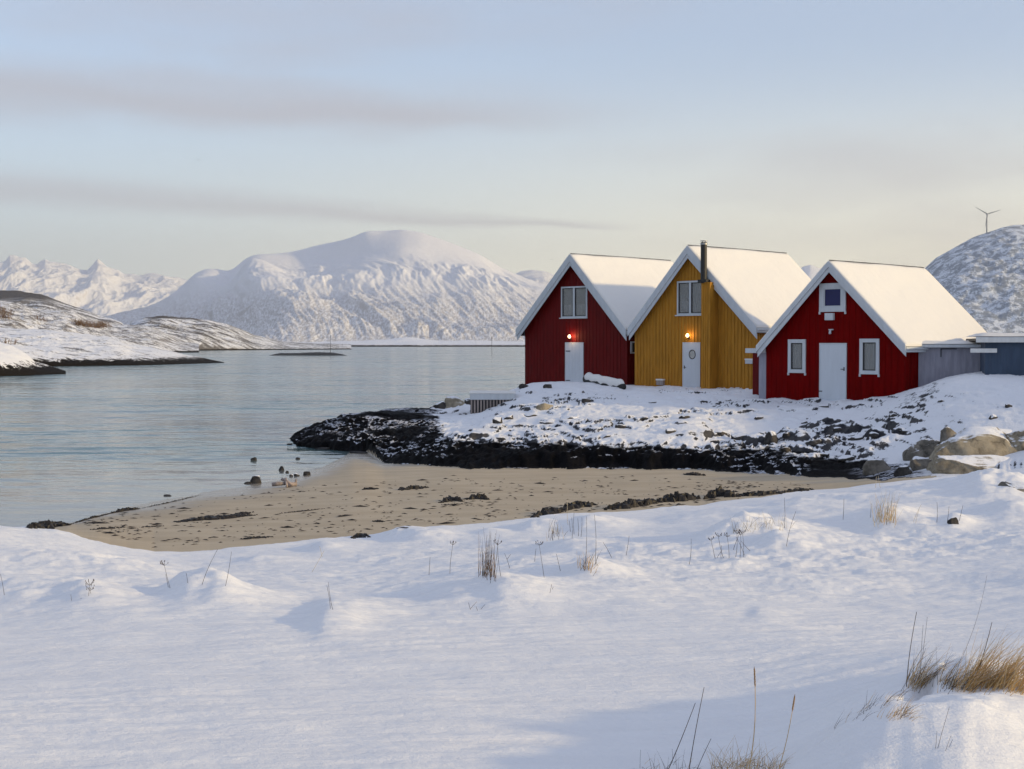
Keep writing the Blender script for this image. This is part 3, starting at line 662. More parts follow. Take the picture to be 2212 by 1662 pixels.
def window(parent, xa, xb, za, zb, y=0., fw=.09, mull=True, curtain='curtain', sill=True, horn=False, label=None):
    f = MB(); d0, d1 = y - .055, y + .03
    f.box(xa, xb, d0, d1, zb - fw, zb).box(xa, xb, d0, d1, za, za + fw).box(xa, xa + fw, d0+.003, d1, za + fw, zb - fw).box(xb - fw, xb, d0+.003, d1, za + fw, zb - fw)
    if horn: f.box(xa-.015, xa + .05, d0-.002, d1, za - .09, za + .01).box(xb - .05, xb+.015, d0-.002, d1, za - .09, za + .01)
    fr = f.build('window', M['white'], parent, bevel=.006)
    if label: fr['label'] = label
    if mull:
        xm = (xa + xb) / 2; m = MB(); m.box(xm - .055, xm + .055, d0 + .006, d1, za + fw, zb - fw); m.build('mullion', M['white'], fr)
        spans = [(xa + fw, xm - .055), (xm + .055, xb - fw)]
    else: spans = [(xa + fw, xb - fw)]
    for a, b in spans:
        s_ = MB(); k = .035; z0, z1 = za + fw, zb - fw
        s_.box(a, b, y - .03, y + .03, z1 - k, z1).box(a, b, y - .03, y + .03, z0, z0 + k).box(a, a + k, y - .03, y + .03, z0 + k, z1 - k).box(b - k, b, y - .03, y + .03, z0 + k, z1 - k)
        s_.build('sash', M['dark'] if curtain != 'blind' else M['white'], fr)
        g = MB(); g.box(a + k, b - k, y + .0, y + .006, z0 + k, z1 - k); g.build('pane', M['glass' if curtain != 'blind' else 'blind'], fr)
        if curtain == 'blind':
            c = MB(); c.box(a + k*.5, b - k*.5, y + .03, y + .04, z0 + k*.5, z1 - k*.5); c.build('blind', M['blind'], fr)
        elif curtain:
            c = MB(); n = 26; half = rnd.choice([0, 1])
            for q in range(n):
                xq0, xq1 = a + (b - a) * q / n, a + (b - a) * (q + 1) / n
                y0_, y1_ = y + .12 + .02 * math.sin(q * 1.3), y + .12 + .02 * math.sin((q + 1) * 1.3)
                zt = z0 + (z1 - z0) * (.98 if (q / n < .72) ^ bool(half) else .42)
                c.add([(xq0, y0_, z0), (xq1, y1_, z0), (xq1, y1_, zt), (xq0, y0_, zt)], [(0, 1, 2, 3)])
            c.build('curtain', M['curtain'], fr, fix=False)
    if curtain != 'blind':
        b_ = MB(); b_.box(xa + fw*.6, xb - fw*.6, y + .5, y + .52, za + fw*.5, zb - fw*.5)
        b_.add([(xa+fw*.5,y+.03,za+fw*.5),(xb-fw*.5,y+.03,za+fw*.5),(xb-fw*.5,y+.5,za+fw*.5),(xa+fw*.5,y+.5,za+fw*.5)],[(0,1,2,3)])
        b_.add([(xa+fw*.5,y+.03,zb-fw*.5),(xb-fw*.5,y+.03,zb-fw*.5),(xb-fw*.5,y+.5,zb-fw*.5),(xa+fw*.5,y+.5,zb-fw*.5)],[(0,1,2,3)])
        b_.add([(xa+fw*.5,y+.03,za+fw*.5),(xa+fw*.5,y+.5,za+fw*.5),(xa+fw*.5,y+.5,zb-fw*.5),(xa+fw*.5,y+.03,zb-fw*.5)],[(0,1,2,3)])
        b_.add([(xb-fw*.5,y+.03,za+fw*.5),(xb-fw*.5,y+.5,za+fw*.5),(xb-fw*.5,y+.5,zb-fw*.5),(xb-fw*.5,y+.03,zb-fw*.5)],[(0,1,2,3)])
        b_.build('window_recess', M['interior'], fr, fix=False)
    if sill:
        s_ = MB(); s_.box(xa - .06, xb + .06, y - .11, y - .05, za - .035, za + .012); s_.build('sill', M['white'], fr)
    return fr
def door(parent, xa, xb, za, zb, y=0., boards=0, hinge=None, handle=None, port=None):
    fr = MB(); fw = .035
    fr.box(xa - fw, xa, y - .045, y + .03, za, zb).box(xb, xb + fw, y - .045, y + .03, za, zb).box(xa - fw, xb + fw, y - .045, y + .03, zb, zb + fw)
    d = MB()
    if boards:
        n = boards; w = (xb - xa) / n
        for i in range(n): d.box(xa + i*w + .003, xa + (i+1)*w - .003, y - .038 , y + .01, za, zb - .004)
        d.box(xa, xb, y - .02, y + .012, za+.002, zb - .006)
        dd = d.build('door', M['door'], parent)
    elif port:
        (cx, cz, r) = port; n = 28
        ring = [(cx + r*math.cos(2*math.pi*i/n), cz + r*1.15*math.sin(2*math.pi*i/n)) for i in range(n)]
        rect = []
        for i in range(n):
            a = 2*math.pi*i/n; ca, sa = math.cos(a), math.sin(a)
            t = min((xb-cx)/ca if ca > 1e-6 else 1e9, (xa-cx)/ca if ca < -1e-6 else 1e9, (zb-cz)/sa if sa > 1e-6 else 1e9, (za-cz)/sa if sa < -1e-6 else 1e9)
            rect.append((cx + ca*t, cz + sa*t))
        for cnr in ((xa, za), (xb, za), (xb, zb), (xa, zb)):
            k = min(range(n), key=lambda i: (rect[i][0]-cnr[0])**2 + (rect[i][1]-cnr[1])**2); rect[k] = cnr
        vs = [(p[0], y - .038, p[1]) for p in ring] + [(p[0], y - .038, p[1]) for p in rect] + [(p[0], y + .01, p[1]) for p in ring] + [(p[0], y + .01, p[1]) for p in rect]
        fs = []
        for i in range(n):
            j = (i+1) % n
            fs += [(i, j, n+j, n+i), (2*n+i, 3*n+i, 3*n+j, 2*n+j), (i, 2*n+i, 2*n+j, j), (n+i, n+j, 3*n+j, 3*n+i)]
        d.add(vs, fs); dd = d.build('door', M['door'], parent)
        rg = MB(); pts_ = [(cx + (r+.015)*math.cos(2*math.pi*i/n), y - .042, cz + (r*1.15+.015)*math.sin(2*math.pi*i/n)) for i in range(n+1)]
        rg.tube(pts_, .016, 6, False); rg.build('porthole_ring', M['dark'], dd)
        pn_ = MB(); pn_.add([(p[0], y - .036, p[1]) for p in ring], [tuple(range(n))]); pn_.build('porthole_pane', M['glass'], dd)
        bk = MB(); bk.box(cx - r*1.1, cx + r*1.1, y - .031, y - .027, cz - r*1.25, cz + r*1.25); bk.build('porthole_curtain', M['metal'], dd)
    else:
        d.box(xa, xb, y - .038, y + .01, za, zb - .004); dd = d.build('door', M['door'], parent, bevel=.006)
    fr.build('door_frame', M['white'], dd)
    for (hx0, hx1, hz) in hinge or ():
        h = MB(); h.box(hx0, hx1, y - .05, y - .038, hz - .018, hz + .018); h.build('hinge', M['dark'], dd)
    for (hx, hz, dirn) in handle or ():
        h = MB(); h.tube([(hx, y - .036, hz), (hx, y - .085, hz)], .012, 8).tube([(hx, y - .085, hz), (hx + .12*dirn, y - .085, hz)], .011, 8)
        h.box(hx - .02, hx + .02, y - .045, y - .036, hz - .06, hz + .08); h.build('handle', M['dark'], dd)
    return dd
def wall_lamp(parent, x, z, lit, y=0., power=14, s=1.):
    l = MB(); l.box(x - .04*s, x + .04*s, y - .045, y - .02, z - .10*s, z + .02*s).tube([(x, y - .04, z - .06*s), (x, y - .14*s, z - .06*s), (x, y - .15*s, z - .02*s)], .012*s, 8)
    l.tube([(x, y - .15*s, z - .035*s), (x, y - .15*s, z - .01*s)], [.05*s, .055*s], 12)
    base = l.build('wall_lamp', M['dark'] if lit else M['white'], parent)
    g = MB(); rs = [(.045, -.01), (.07, .03), (.075, .07), (.06, .115), (.03, .145), (.008, .155)]
    n = 14; g.tube([(x, y - .15*s, z + q*s) for _, q in rs], [r*s for r, _ in rs], n)
    gl = g.build('lamp_globe', M['bulb'] if lit else M['white'], base, smooth=True)
    if lit:
        ld = bpy.data.lights.new('lamp_light', 'POINT'); ld.energy = power; ld.color = (1, .62, .30); ld.shadow_soft_size = .05
        lo = bpy.data.objects.new('lamp_light', ld); COL.objects.link(lo); lo.parent = base; lo.location = (x + .13, y - .20, z + .07)
    return base
def roof(parent, fr, apex, L_, R_, ridge_end, over=.35, snow=.10, thick=.17, board=.24, name='roof', rakemat='white'):
    # apex / L_ / R_ : pixels of the snow line on the gable edge (plane y' = -over); ridge_end: pixel of the far end of the ridge
    ax, az_ = fr.on(*apex, off=-over); lx, lz = fr.on(*L_, off=-over); rx, rz = fr.on(*R_, off=-over)
    r = ray(*ridge_end)                                 # far end: where the ridge line passes the pixel column
    c = Vector((0, 0, CAMZ)); a0 = fr.o + DX * ax
    nrm = Vector((r.y, -r.x, 0)); t = (c - a0).dot(nrm) / DY.dot(nrm); ye = t
    sl = (az_ - lz) / (ax - lx); sr = (az_ - rz) / (rx - ax); cl_, cr_ = math.cos(math.atan(sl)), math.cos(math.atan(sr))
    def off(dz):                                        # profile lowered by dz perpendicular to the slopes
        return [(lx, lz - dz / cl_), (ax, az_ - dz / ((cl_ + cr_) / 2)), (rx, rz - dz / cr_)]
    s0, s1, s2 = off(0), off(snow), off(snow + thick)
    rb = MB(); rb.prism(s1 + s2[::-1], -over + .03, ye + .0); ro = rb.build(name, M['dark'], parent)
    # snow blanket: subdivided, gently uneven, rounded to the edges
    n, m = 40, 34; vs = []; q = [(s0[1][0] + (s0[0][0] - s0[1][0]) * k / n, s0[1][1] + (s0[0][1] - s0[1][1]) * k / n) for k in range(n, -1, -1)] + \
        [(s0[1][0] + (s0[2][0] - s0[1][0]) * k / n, s0[1][1] + (s0[2][1] - s0[1][1]) * k / n) for k in range(1, n + 1)]
    nn = len(q); ys_ = [-over - .012 + (ye + over + .02) * k / m for k in range(m + 1)]
    sm = [[0]*nn for _ in ys_]
    top, bot = [], []
    for j, yv in enumerate(ys_):
        for i, (qx, qz) in enumerate(q):
            e = min(1, min(j, m - j) / 2.0 + .0) * min(1, min(i, nn - 1 - i) / 2.0 + .15)
            wv_ = float(pn(qx * .9, yv * .7, 7)) * .022 + float(pn(qx * 3, yv * 2.4, 8)) * .006
            rdg = -.03 * math.exp(-((i - n) / 1.2) ** 2)
            top.append((qx, yv, qz + (wv_ - .0) * e - .018 * (1 - e) + rdg)); bot.append((qx, yv, qz - (snow - .004) / cl_))
    N_ = len(top); fs = []
    for j in range(m):
        for i in range(nn - 1):
            a = j*nn + i; fs.append((a, a+1, a+1+nn, a+nn)); fs.append((N_+a, N_+a+nn, N_+a+1+nn, N_+a+1))
    for j in range(m):
        for i in (0, nn - 1):
            a = j*nn + i; fs.append((a, a+nn, N_+a+nn, N_+a))
    for i in range(nn - 1):
        for j in (0, m):
            a = j*nn + i; fs.append((a, a+1, N_+a+1, N_+a))
    sb = MB(); sb.add(top + bot, fs); so_ = sb.build('roof_snow', M['roof_snow'], ro, smooth=False)
    for p_ in so_.data.polygons: p_.use_smooth = abs(p_.normal.z) > .3 and abs(p_.normal.y) < .5
    # rake boards on the gable, a second narrower board under them
    k1 = off(snow * .55); k2 = off(snow * .55 + board)
    for a, b in ((0, 1), (1, 2)):
        rk = MB(); rk.prism([k1[a], k1[b], k2[b], k2[a]], -over - .02, -over + .028); rk.build('rake_board', M[rakemat], ro)
    k3 = off(snow + .03); k4 = off(snow + board + .10)
    for a, b in ((0, 1), (1, 2)):
        rk = MB(); rk.prism([(k3[a][0] * .985 + ax * .015, k3[a][1] + sl * 0), k3[b], k4[b], (k4[a][0] * .985 + ax * .015, k4[a][1])], -over + .03, -over + .055); rk.build('rake_trim', M['white'], ro)
    rc = MB(); rc.tube([(ax, -over + .05, az_ - .02), (ax, ye * .5, az_ - .012), (ax, ye - .05, az_ - .02)], .017, 6); rc.build('ridge_cap', M['dark'], ro)
    # fascia along the eaves
    for (ex, ez) in (s1[0], s1[2]):
        sg = 1 if ex > ax else -1
        fb = MB(); fb.box(min(ex, ex + .022*sg), max(ex, ex + .022*sg), -over + .03, ye, ez - .20, ez - .012); fb.build('eave_board', M['white'], ro)
    return ro, (ax, az_, lx, lz, rx, rz, ye, s2)
def gutter(parent, x, z, y0, y1, sg, mat='white'):
    g = MB(); n = 8; prof = [(x + .062*sg + .06 * math.cos(math.pi + math.pi * k / n), z + .06 * math.sin(math.pi + math.pi * k / n)) for k in range(n + 1)]
    prof += [(p[0] * 1.0 + (x + .062*sg - p[0]) * .12, z + (p[1] - z) * .86) for p in prof[::-1]]
    g.prism(prof, y0, y1); return g.build('gutter', M[mat], parent)
def cottage(name, label, cat, anchor, depth, zf, wl_, wr_, apex, L_, R_, ridge_end, mat, bw, relief, holes_px, over=.35, back=-.35, **kw):
    fr = Frame(anchor, depth, zf); t = empty(name, fr.o, PHI, label, cat, 'gabled wooden houses on the headland')
    xl, _ = fr.on(wl_, 790); xr, _ = fr.on(wr_, 790)
    ro, (ax, az_, lx, lz, rx, rz, ye, s2) = roof(t, fr, apex, L_, R_, ridge_end, over=over, **kw)
    top = [(p[0], p[1] - .006) for p in s2]
    depth_ = ye + back
    wb = -.9
    hl = [(fr.on(a, 790)[0], fr.on(b, 790)[0], fr.on((a+b)/2, d)[1], fr.on((a+b)/2, c)[1]) for a, b, c, d in holes_px]   # px x0 x1, py top, bottom
    fw_ = board_wall(xl, xr, wb, top, 0, 'wall', mat, t, bw, relief, hl)
    # side and back walls
    core = MB(); zt_l, zt_r = interp(top, xl), interp(top, xr)
    sw = MB()
    yy = 0.0; i = 0
    while yy < depth_ - .01:
        wdt = bw * (1 if i % 2 == 0 else .42); ye_ = min(yy + wdt, depth_); pr = 0 if i % 2 == 0 else relief
        sw.box(xr - .03, xr + .001 + pr, yy + .002*(i==0), ye_, wb, zt_r - .004); i += 1; yy = ye_
    sw.build('side_wall', mat, t)
    s2_ = MB(); s2_.box(xl, xl + .03, .032, depth_, wb, zt_l - .004); s2_.build('side_wall', mat, t)
    bk = MB(); bk.prism([(xl + .03, wb), (xr - .03, wb), (xr - .03, interp(top, xr - .03)), (ax, az_ - .55), (xl + .03, interp(top, xl + .03))], depth_ - .03, depth_); bk.build('back_wall', mat, t)
    return t, fr, dict(xl=xl, xr=xr, ax=ax, az=az_, lx=lx, lz=lz, rx=rx, rz=rz, ye=ye, top=top, depth=depth_, holes=hl, roof=ro)

# --- left red house
H1, F1, h1 = cottage('red_house', 'dark red wooden house with two-pane gable window, left of the yellow house', 'house', 1242, 66, 2.12, 1134, 1355,
    (1230.6,547), (1114,711), (1352,709), (1450,563), M['red'], .15, .010, [(1213,1269,619,687)], snow=.07)
xa, xb, za, zb = h1['holes'][0]; window(H1, xa, xb, za, zb, fw=.075)
xa, zb = F1.on(1223, 741.5); xb, _ = F1.on(1260, 741.5); _, za = F1.on(1242, 832)
door(H1, xa, xb, za - .1, zb, boards=5, hinge=[(xa + .02, xa + .30, zb - .38), (xa + .02, xa + .30, zb - 1.78)])
x, z = F1.on(1234, 730); wall_lamp(H1, x, z, True, power=4, s=.9)
gutter(H1, h1['rx'] - .0, h1['rz'] - .16, -.2, h1['ye'], 1)
y0, z0 = F1.side(1361, 764, h1['xr']); y1, z1 = F1.side(1371, 738, h1['xr'])
w_ = MB(); w_.box(h1['xr']+.012, h1['xr']+.06, y0, y0+1.1, z0, z0+.06).box(h1['xr']+.012, h1['xr']+.06, y0, y0+1.1, z1-.06, z1).box(h1['xr']+.012, h1['xr']+.06, y0, y0+.09, z0+.06, z1-.06).box(h1['xr']+.012, h1['xr']+.06, y0+1.01, y0+1.1, z0+.06, z1-.06)
sw_ = w_.build('side_window', M['white'], H1); g_ = MB(); g_.box(h1['xr']+.011, h1['xr']+.03, y0+.05, y0+1.05, z0+.03, z1-.03); g_.build('dark_pane', M['interior'], sw_)
# --- yellow house
H2, F2, h2 = cottage('yellow_house', 'ochre yellow wooden house with black chimney pipe between the two red houses', 'house', 1495, 60.5, 2.08, 1371, 1634,
    (1484.5,528.5), (1356,707), (1634,703), (1700,544), M['yellow'], .125, .026, [(1463,1520,607,681)], snow=.07)
xa, xb, za, zb = h2['holes'][0]; window(H2, xa, xb, za, zb, fw=.08)
xa, zb = F2.on(1477, 741.5); xb, _ = F2.on(1512.5, 741.5); _, za = F2.on(1495, 838)
cx, cz = F2.on(1496.5, 766)
door(H2, xa, xb, za - .1, zb, handle=[(xa + .07, F2.on(1480, 794)[1], 1)], port=(cx, cz, .155))
x, z = F2.on(1489, 728); wall_lamp(H2, x, z, True, power=1.3, s=.9)
# chimney chase and pipe
oc = .55
x0, ztop = F2.on(1515, 612, -oc); x1, _ = F2.on(1534.5, 610, -oc)
ch = MB(); n_b = 4; w_ = (x1 - x0) / n_b
for i in range(n_b):
    ch.box(x0 + i*w_, x0 + (i+.7)*w_, -oc, -.02, -.9, ztop); ch.box(x0 + (i+.7)*w_, x0 + (i+1)*w_, -oc - .02, -.02, -.9, ztop)
chs = ch.build('chimney_chase', M['yellow'], H2)
cap = MB(); cap.box(x0 - .03, x1 + .03, -oc - .045, -.02, ztop, ztop + .03); cap.build('chase_cap', M['yellow'], chs)
cb = MB(); cb.box(x1 - .07, x1 + .022, -oc - .04, -.02, -.9, ztop - .002); cb.build('corner_board', M['yellow'], chs)
px0, zp = F2.on(1520.5, 524, -oc*.92)
pp = MB(); rr_ = .135
pp.tube([(px0, -oc*.92, ztop), (px0, -oc*.92, zp)], rr_, 18)
pipe = pp.build('chimney_pipe', M['black'], H2, smooth=False)
pc = MB(); pc.tube([(px0, -oc*.92, zp - .10), (px0, -oc*.92, zp - .04)], rr_ + .018, 18).tube([(px0, -oc*.92, zp + .05), (px0, -oc*.92, zp + .075)], rr_ + .03, 18)
for k in range(4): pc.tube([(px0 + .09*math.cos(k*1.57), -oc*.92 + .09*math.sin(k*1.57), zp), (px0 + .09*math.cos(k*1.57), -oc*.92 + .09*math.sin(k*1.57), zp + .06)], .01, 5)
pc.build('pipe_cowl', M['metal'], pipe)
fl_ = MB(); fl_.box(px0 - .20, px0 + .24, -oc*.92 - .16, -oc*.92 + .16, ztop + .03, ztop + .15); fl_.build('pipe_flashing', M['black'], pipe)
gutter(H2, h2['rx'], h2['rz'] - .16, -.3, h2['ye'], 1)
gutter(H2, h2['lx'], h2['lz'] - .16, -.2, h2['ye'], -1)
for (a, b, c, d) in ((1431 - 9, 1431 + 6, 820, 832), (1614, 1629, 776, 786)):
    xa, za = F2.on(a, d); xb, zb = F2.on(b, c); v_ = MB(); v_.box(xa, xb, -.15, -.02, za, zb - .05); q_ = v_.build('vent_box', M['wood'] if c > 800 else M['white'], H2)
    s_ = MB(); s_.box(xa - .02, xb + .02, -.17, -.02, zb - .048, zb + .02); s_.build('vent_snow', M['roof_snow'], q_, bevel=.01)
# --- right red house
H3, F3, h3 = cottage('red_house', 'red wooden house with three white-framed windows and navy gable blind, right of yellow house', 'house', 1800, 51, 1.9, 1655, 1954,
    (1789.6,561), (1633,746), (1956,742.5), (1997,577), M['red_side'], .17, .012,
    [(1770,1827,612,674), (1703,1741,733.5,806), (1857.5,1900,732,809)], snow=.075, board=.15, thick=.12)
for k, (xa, xb, za, zb) in enumerate(h3['holes']):
    window(H3, xa, xb, za, zb, fw=.19 if k == 0 else .135, mull=False, curtain='blind' if k == 0 else 'curtain', sill=False, horn=True, label=('square gable window with a navy blind' if k == 0 else None))
xa, zb = F3.on(1773, 743.5); xb, _ = F3.on(1828, 743.5); _, za = F3.on(1800, 866)
door(H3, xa, xb, za - .1, zb, handle=[(xb - .06, F3.on(1820, 798)[1], -1)], hinge=[(xa - .03, xa + .10, F3.on(1800, 846)[1])])
bx0, bz1 = F3.on(1786, 677); bx1, bz0 = F3.on(1804, 692)
b_ = MB(); b_.box(bx0, bx1, -.16, -.02, bz0, bz1); bb = b_.build('junction_box', M['white'], H3, bevel=.01)
x, z = F3.on(1797, 716); 
l_ = MB(); l_.box(x - .09, x + .09, -.10, -.02, z + .04, z + .08).tube([(x, -.10, z + .05), (x, -.13, z - .03), (x + .02, -.15, z - .09)], [.03, .045, .05], 10); l_.build('outdoor_lamp', M['white'], H3)
gutter(H3, h3['rx'], h3['rz'] - .16, -.3, h3['ye'] + .3, 1)
# recessed porch wing on the left side of this house
pz = F3.on(1660, 775)[1]
wg = MB(); wg.box(h3['xl'] - 1.15, h3['xl'] - .002, .75, 3.2, -.9, h3['lz'] - .22); pw = wg.build('porch_wall', M['red'], H3)
xq, _ = F3.on(1653.5, 790)
pd = MB(); pd.box(h3['xl'] - .40, h3['xl'] - .01, .10, .74, -.6, h3['lz'] - .26); pd.build('porch_panel', M['grey'], H3)
pb = MB(); pb.box(h3['xl'] - .78, h3['xl'] - .004, -.28, -.02, h3['lz'] - .30, h3['lz'] - .12); pb.build('porch_beam', M['white'], H3, bevel=.01)

# --- grey shed and blue-grey shed on the right
y_s, _ = F3.side(1984, 800, h3['xr'])
SH = Frame(1984, 50.6, 2.3)
# shed front is a plane parallel to the picture's right: boards facing the viewer between 1984 and 2129
def shed(name, label, px0, px1, depth, ztop, zb, mat, roofz, over, cat='shed', rot=R(-14), length=3.2, rmat='white', cut=None):
    x0 = bear(px0) * depth; t = empty(name, (x0, depth, zb), rot, label, cat)
    ca, sa = math.cos(rot), math.sin(rot)
    # width so that the right corner falls on px1
    b1_ = bear(px1); wdt = (b1_ * depth - x0) / (ca - b1_ * sa)
    top = [(0, ztop - zb), (wdt, ztop - zb)]
    w = board_wall(0, wdt, -1.2, top, 0, 'wall', mat, t, .13, .012)
    s_ = MB(); s_.box(.0, .03, .032, length, -1.2, ztop - zb - .003); s_.build('side_wall', mat, t)
    s_ = MB(); s_.box(wdt - .03, wdt, .032, length, -1.2, ztop - zb - .003); s_.build('side_wall', mat, t)
    r_ = MB(); r_.box(-over, wdt + over, -.18, length + .1, ztop - zb + .002, ztop - zb + .09); ro = r_.build('roof', M['dark'], t)
    f_ = MB(); f_.box(-over - .02, wdt + over + .02, -.21, -.182, ztop - zb - .05, ztop - zb + roofz); f_.build('fascia', M[rmat], ro, bevel=.005)
    n, m = 40, 14; g = []
    for j in range(m + 1):
        for i in range(n + 1):
            xx_ = -over - .02 + (wdt + 2*over + .04) * i / n; yy_ = -.23 + (length + .36) * j / m
            e = min(1, min(i, n - i) / 2 + .1, min(j, m - j) / 1.5 + .1)
            g.append((xx_, yy_, ztop - zb + roofz + .005 + e * (.11 + .05 * float(pn(xx_ * 1.1, yy_ * 1.2, 31)))))
    fs = [(j*(n+1)+i, j*(n+1)+i+1, (j+1)*(n+1)+i+1, (j+1)*(n+1)+i) for j in range(m) for i in range(n)]
    sn = MB(); sn.add(g, fs); sn.build('roof_snow', M['roof_snow'], ro, smooth=True, fix=False)
    return t, wdt
sh1, w1 = shed('grey_shed', 'grey boarded lean-to shed joined to the right red house', 1984, 2129, 49.6, 4.0 - (748-HZ)/F0*49.6, 2.5, M['grey'], .06, .06)
lt = MB(); lt.box(w1*.33, w1*.33 + .03, -.03, -.012, 1.05-.02, 1.30).box(w1*.33, w1*.33 + .55, -.032, -.012, 1.30, 1.33); lt.build('hatch_trim', M['dark'], sh1)
sh2, w2 = shed('blue_shed', 'dark blue-grey boarded shed with a snowy flat roof', 2128, 2420, 47.2, 4.0 - (737-HZ)/F0*47.2, 2.6, M['blue'], .14, .30, length=4.5)
br = MB(); br.box(-.5, .35, -.32, -.215, 1.10, 1.24); br.build('snowy_beam', M['white'], sh2)

# ------------------------------------------------------------------ things on the shore
def blob_mesh(name, mat, sx, sy, sz, seed, sub=4, sharp=.35, flat=.35, parent=None, loc=(0, 0, 0), rz=0.):
    bm = bmesh.new(); bmesh.ops.create_icosphere(bm, subdivisions=sub, radius=1)
    co = np.array([v.co for v in bm.verts])
    rs = np.random.RandomState(seed)
    co = np.sign(co) * np.abs(co) ** .58
    # cut by random planes for a broken, faceted stone
    for _ in range(14):
        nrm = rs.normal(size=3); nrm /= np.linalg.norm(nrm); h = rs.uniform(.62, .95)
        dd = co @ nrm; m = dd > h; co[m] -= np.outer(dd[m] - h, nrm) * (.6 + sharp)
    nz = fbm(co[:, 0]*1.6 + co[:, 2], co[:, 1]*1.6 - co[:, 2]*.7, 4, seed % 97)
    co *= (1 + (.17 if sub == 5 else .10) * nz + .05 * fbm(co[:, 0]*5, co[:, 1]*6 + co[:, 2]*5, 3, seed % 89))[:, None]
    for v, c in zip(bm.verts, co): v.co = (c[0]*sx, c[1]*sy, max(c[2], -flat)*sz)
    me = bpy.data.meshes.new(name); bm.to_mesh(me); bm.free()
    o = link(name, me, mat, parent, True); o.location = loc; o.rotation_euler = (0, 0, rz); return o
def stone(px, py, wpx, hpx, mat, label, seed, name='stone', cat='stone', group=None, deep=.8):
    g = G(px, py)
    if g.z < -.01: g = P(px, py, dcol(py, 0)); g.z = -.01          # stands in shallow water
    k = g.y / F0; o = blob_mesh(name, M[mat], wpx*k/2, wpx*k/2*deep, hpx*k/1.15, seed, sub=5 if wpx > 80 else 4, loc=g + Vector((0, wpx*k*.2, hpx*k*(-.12 if wpx > 80 else .08))), rz=0)
    return tag(o, label, cat, group)
# boulders at the right end of the headland
for i, (px, py, w_, h_, mt_, lab) in enumerate([
    (2008, 987, 104, 76, 'greyb', 'cracked grey-brown boulder left of the largest tan boulder'),
    (2132, 994, 226, 94, 'tan', 'largest tan boulder with snow lying on its top ledge'),
    (2000, 1012, 56, 26, 'greyb', 'small snow-topped grey boulder in front of the cracked grey-brown one'),
    (2134, 1014, 214, 44, 'tan', 'long low tan rock slab under the largest boulder'),
    (2165, 942, 120, 26, 'tan', 'flat tan rock behind and above the largest boulder'),
    (2052, 950, 44, 32, 'greyb', 'small upright grey rock between the two big boulders'),
    (1900, 1022, 60, 30, 'greyb', 'brown rock at the foot of the snow slope where the tide rock ends'),
    (1955, 1028, 46, 24, 'gstone', 'low dark rock beside the snow-topped grey boulder'),
    (2218, 968, 110, 62, 'tan', 'tan rock cut off by the edge of the view'),
    (2205, 1058, 90, 26, 'greyb', 'half-buried grey rock slab in the snow below the tan boulders'),
    (1175, 884, 40, 18, 'tan', 'mossy tan rock under the snow right of the slatted wall'),
]): stone(px, py, w_, h_, mt_, lab, 500 + i, 'boulder', 'boulder', 'boulders on the headland' if i < 9 else None, .7)
# boulders at the landing left of the slatted wall
stone(982, 880, 46, 26, 'tan', 'orange-tan boulder with a snow cap left of the slatted wall', 531, 'boulder', 'boulder')
stone(948, 880, 30, 17, 'gstone', 'dark snow-streaked rock at the left foot of the orange-tan boulder', 532, 'boulder', 'boulder')
stone(1013, 866, 26, 16, 'gstone', 'snow-capped rock peeping over the slatted wall', 533, 'boulder', 'boulder')
stone(1132, 838, 26, 10, 'stone', 'black rock at the left corner of the left red house', 534, 'boulder', 'boulder')
stone(1183, 838, 22, 10, 'gstone', 'round snow-covered stone in front of the left red house', 535, 'boulder', 'boulder')
# dark rocks poking through the snow of the headland
rr2 = random.Random(77); spots = [(1230,905,38,9),(1265,870,30,10),(1390,905,34,9),(1450,935,30,12),(1560,940,36,13),(1600,950,40,20),(1665,955,44,26),(1700,945,28,14),(1520,870,20,7),(1575,866,16,7),(1780,880,30,8),
    (1850,950,36,14),(1810,930,26,12),(1760,960,40,16),(1890,945,30,14),(1930,900,28,10),(1955,935,26,12),(1340,925,26,9),(1310,945,30,8),(1740,915,22,8),(2035,868,18,9),(2148,905,24,12),(1100,905,24,14),(1145,900,30,12),(1075,915,22,16),(1830,995,36,12),(1780,985,30,12),(1480,905,28,8),
    (1640,905,22,8),(1180,915,30,8),(1410,870,18,6),(1700,975,34,12),(2180,880,22,8)]
for i, (px, py, w_, h_) in enumerate(spots):
    stone(px, py, w_ * rr2.uniform(.7, 1.15), h_ * rr2.uniform(.6, .95), 'gstone', 'dark jagged rock poking through the snow of the headland', 600 + i, 'rock', 'rock', 'dark rocks in the snow below the houses', .9)
# stones in the shallows
for i, (px, py, w_, h_, lab) in enumerate([
    (548, 996, 14, 9, 'small black stone standing alone in the shallows'), (643, 993, 13, 5, 'low black stone in the shallows below the tip of the black rocks'),
    (608, 1017, 14, 10, 'pointed black stone in the shallows above the driftwood'), (620, 1022, 9, 5, 'tiny stone right of the pointed black one'),
    (661, 1028, 16, 9, 'rounded black stone at the right end of the row on the waterline'), (641, 1029, 13, 7, 'grey-sided stone in the middle of the row on the waterline'), (628, 1030, 10, 6, 'grey-sided stone at the left end of the row on the waterline'),
    (552, 1045, 30, 18, 'weedy grey rock at the water edge, left of the driftwood heap'), (534, 1046, 20, 5, 'flat black stone touching the weedy grey rock'),
    (625, 962, 14, 4, 'flat black stone off the tip of the black rocks'), (695, 972, 40, 6, 'flat black stone just below the black rocks'), (772, 980, 48, 5, 'long flat black stone between the black rocks and the sand'),
    (361, 1073, 22, 4, 'flat dark stone in the wet edge of the sea'), (2064, 1133, 26, 15, 'black wedge-shaped rock sticking out of the snowfield')]):
    stone(px, py, w_, h_, 'stone' if i not in (7, 5, 6) else 'gstone', lab, 700 + i)
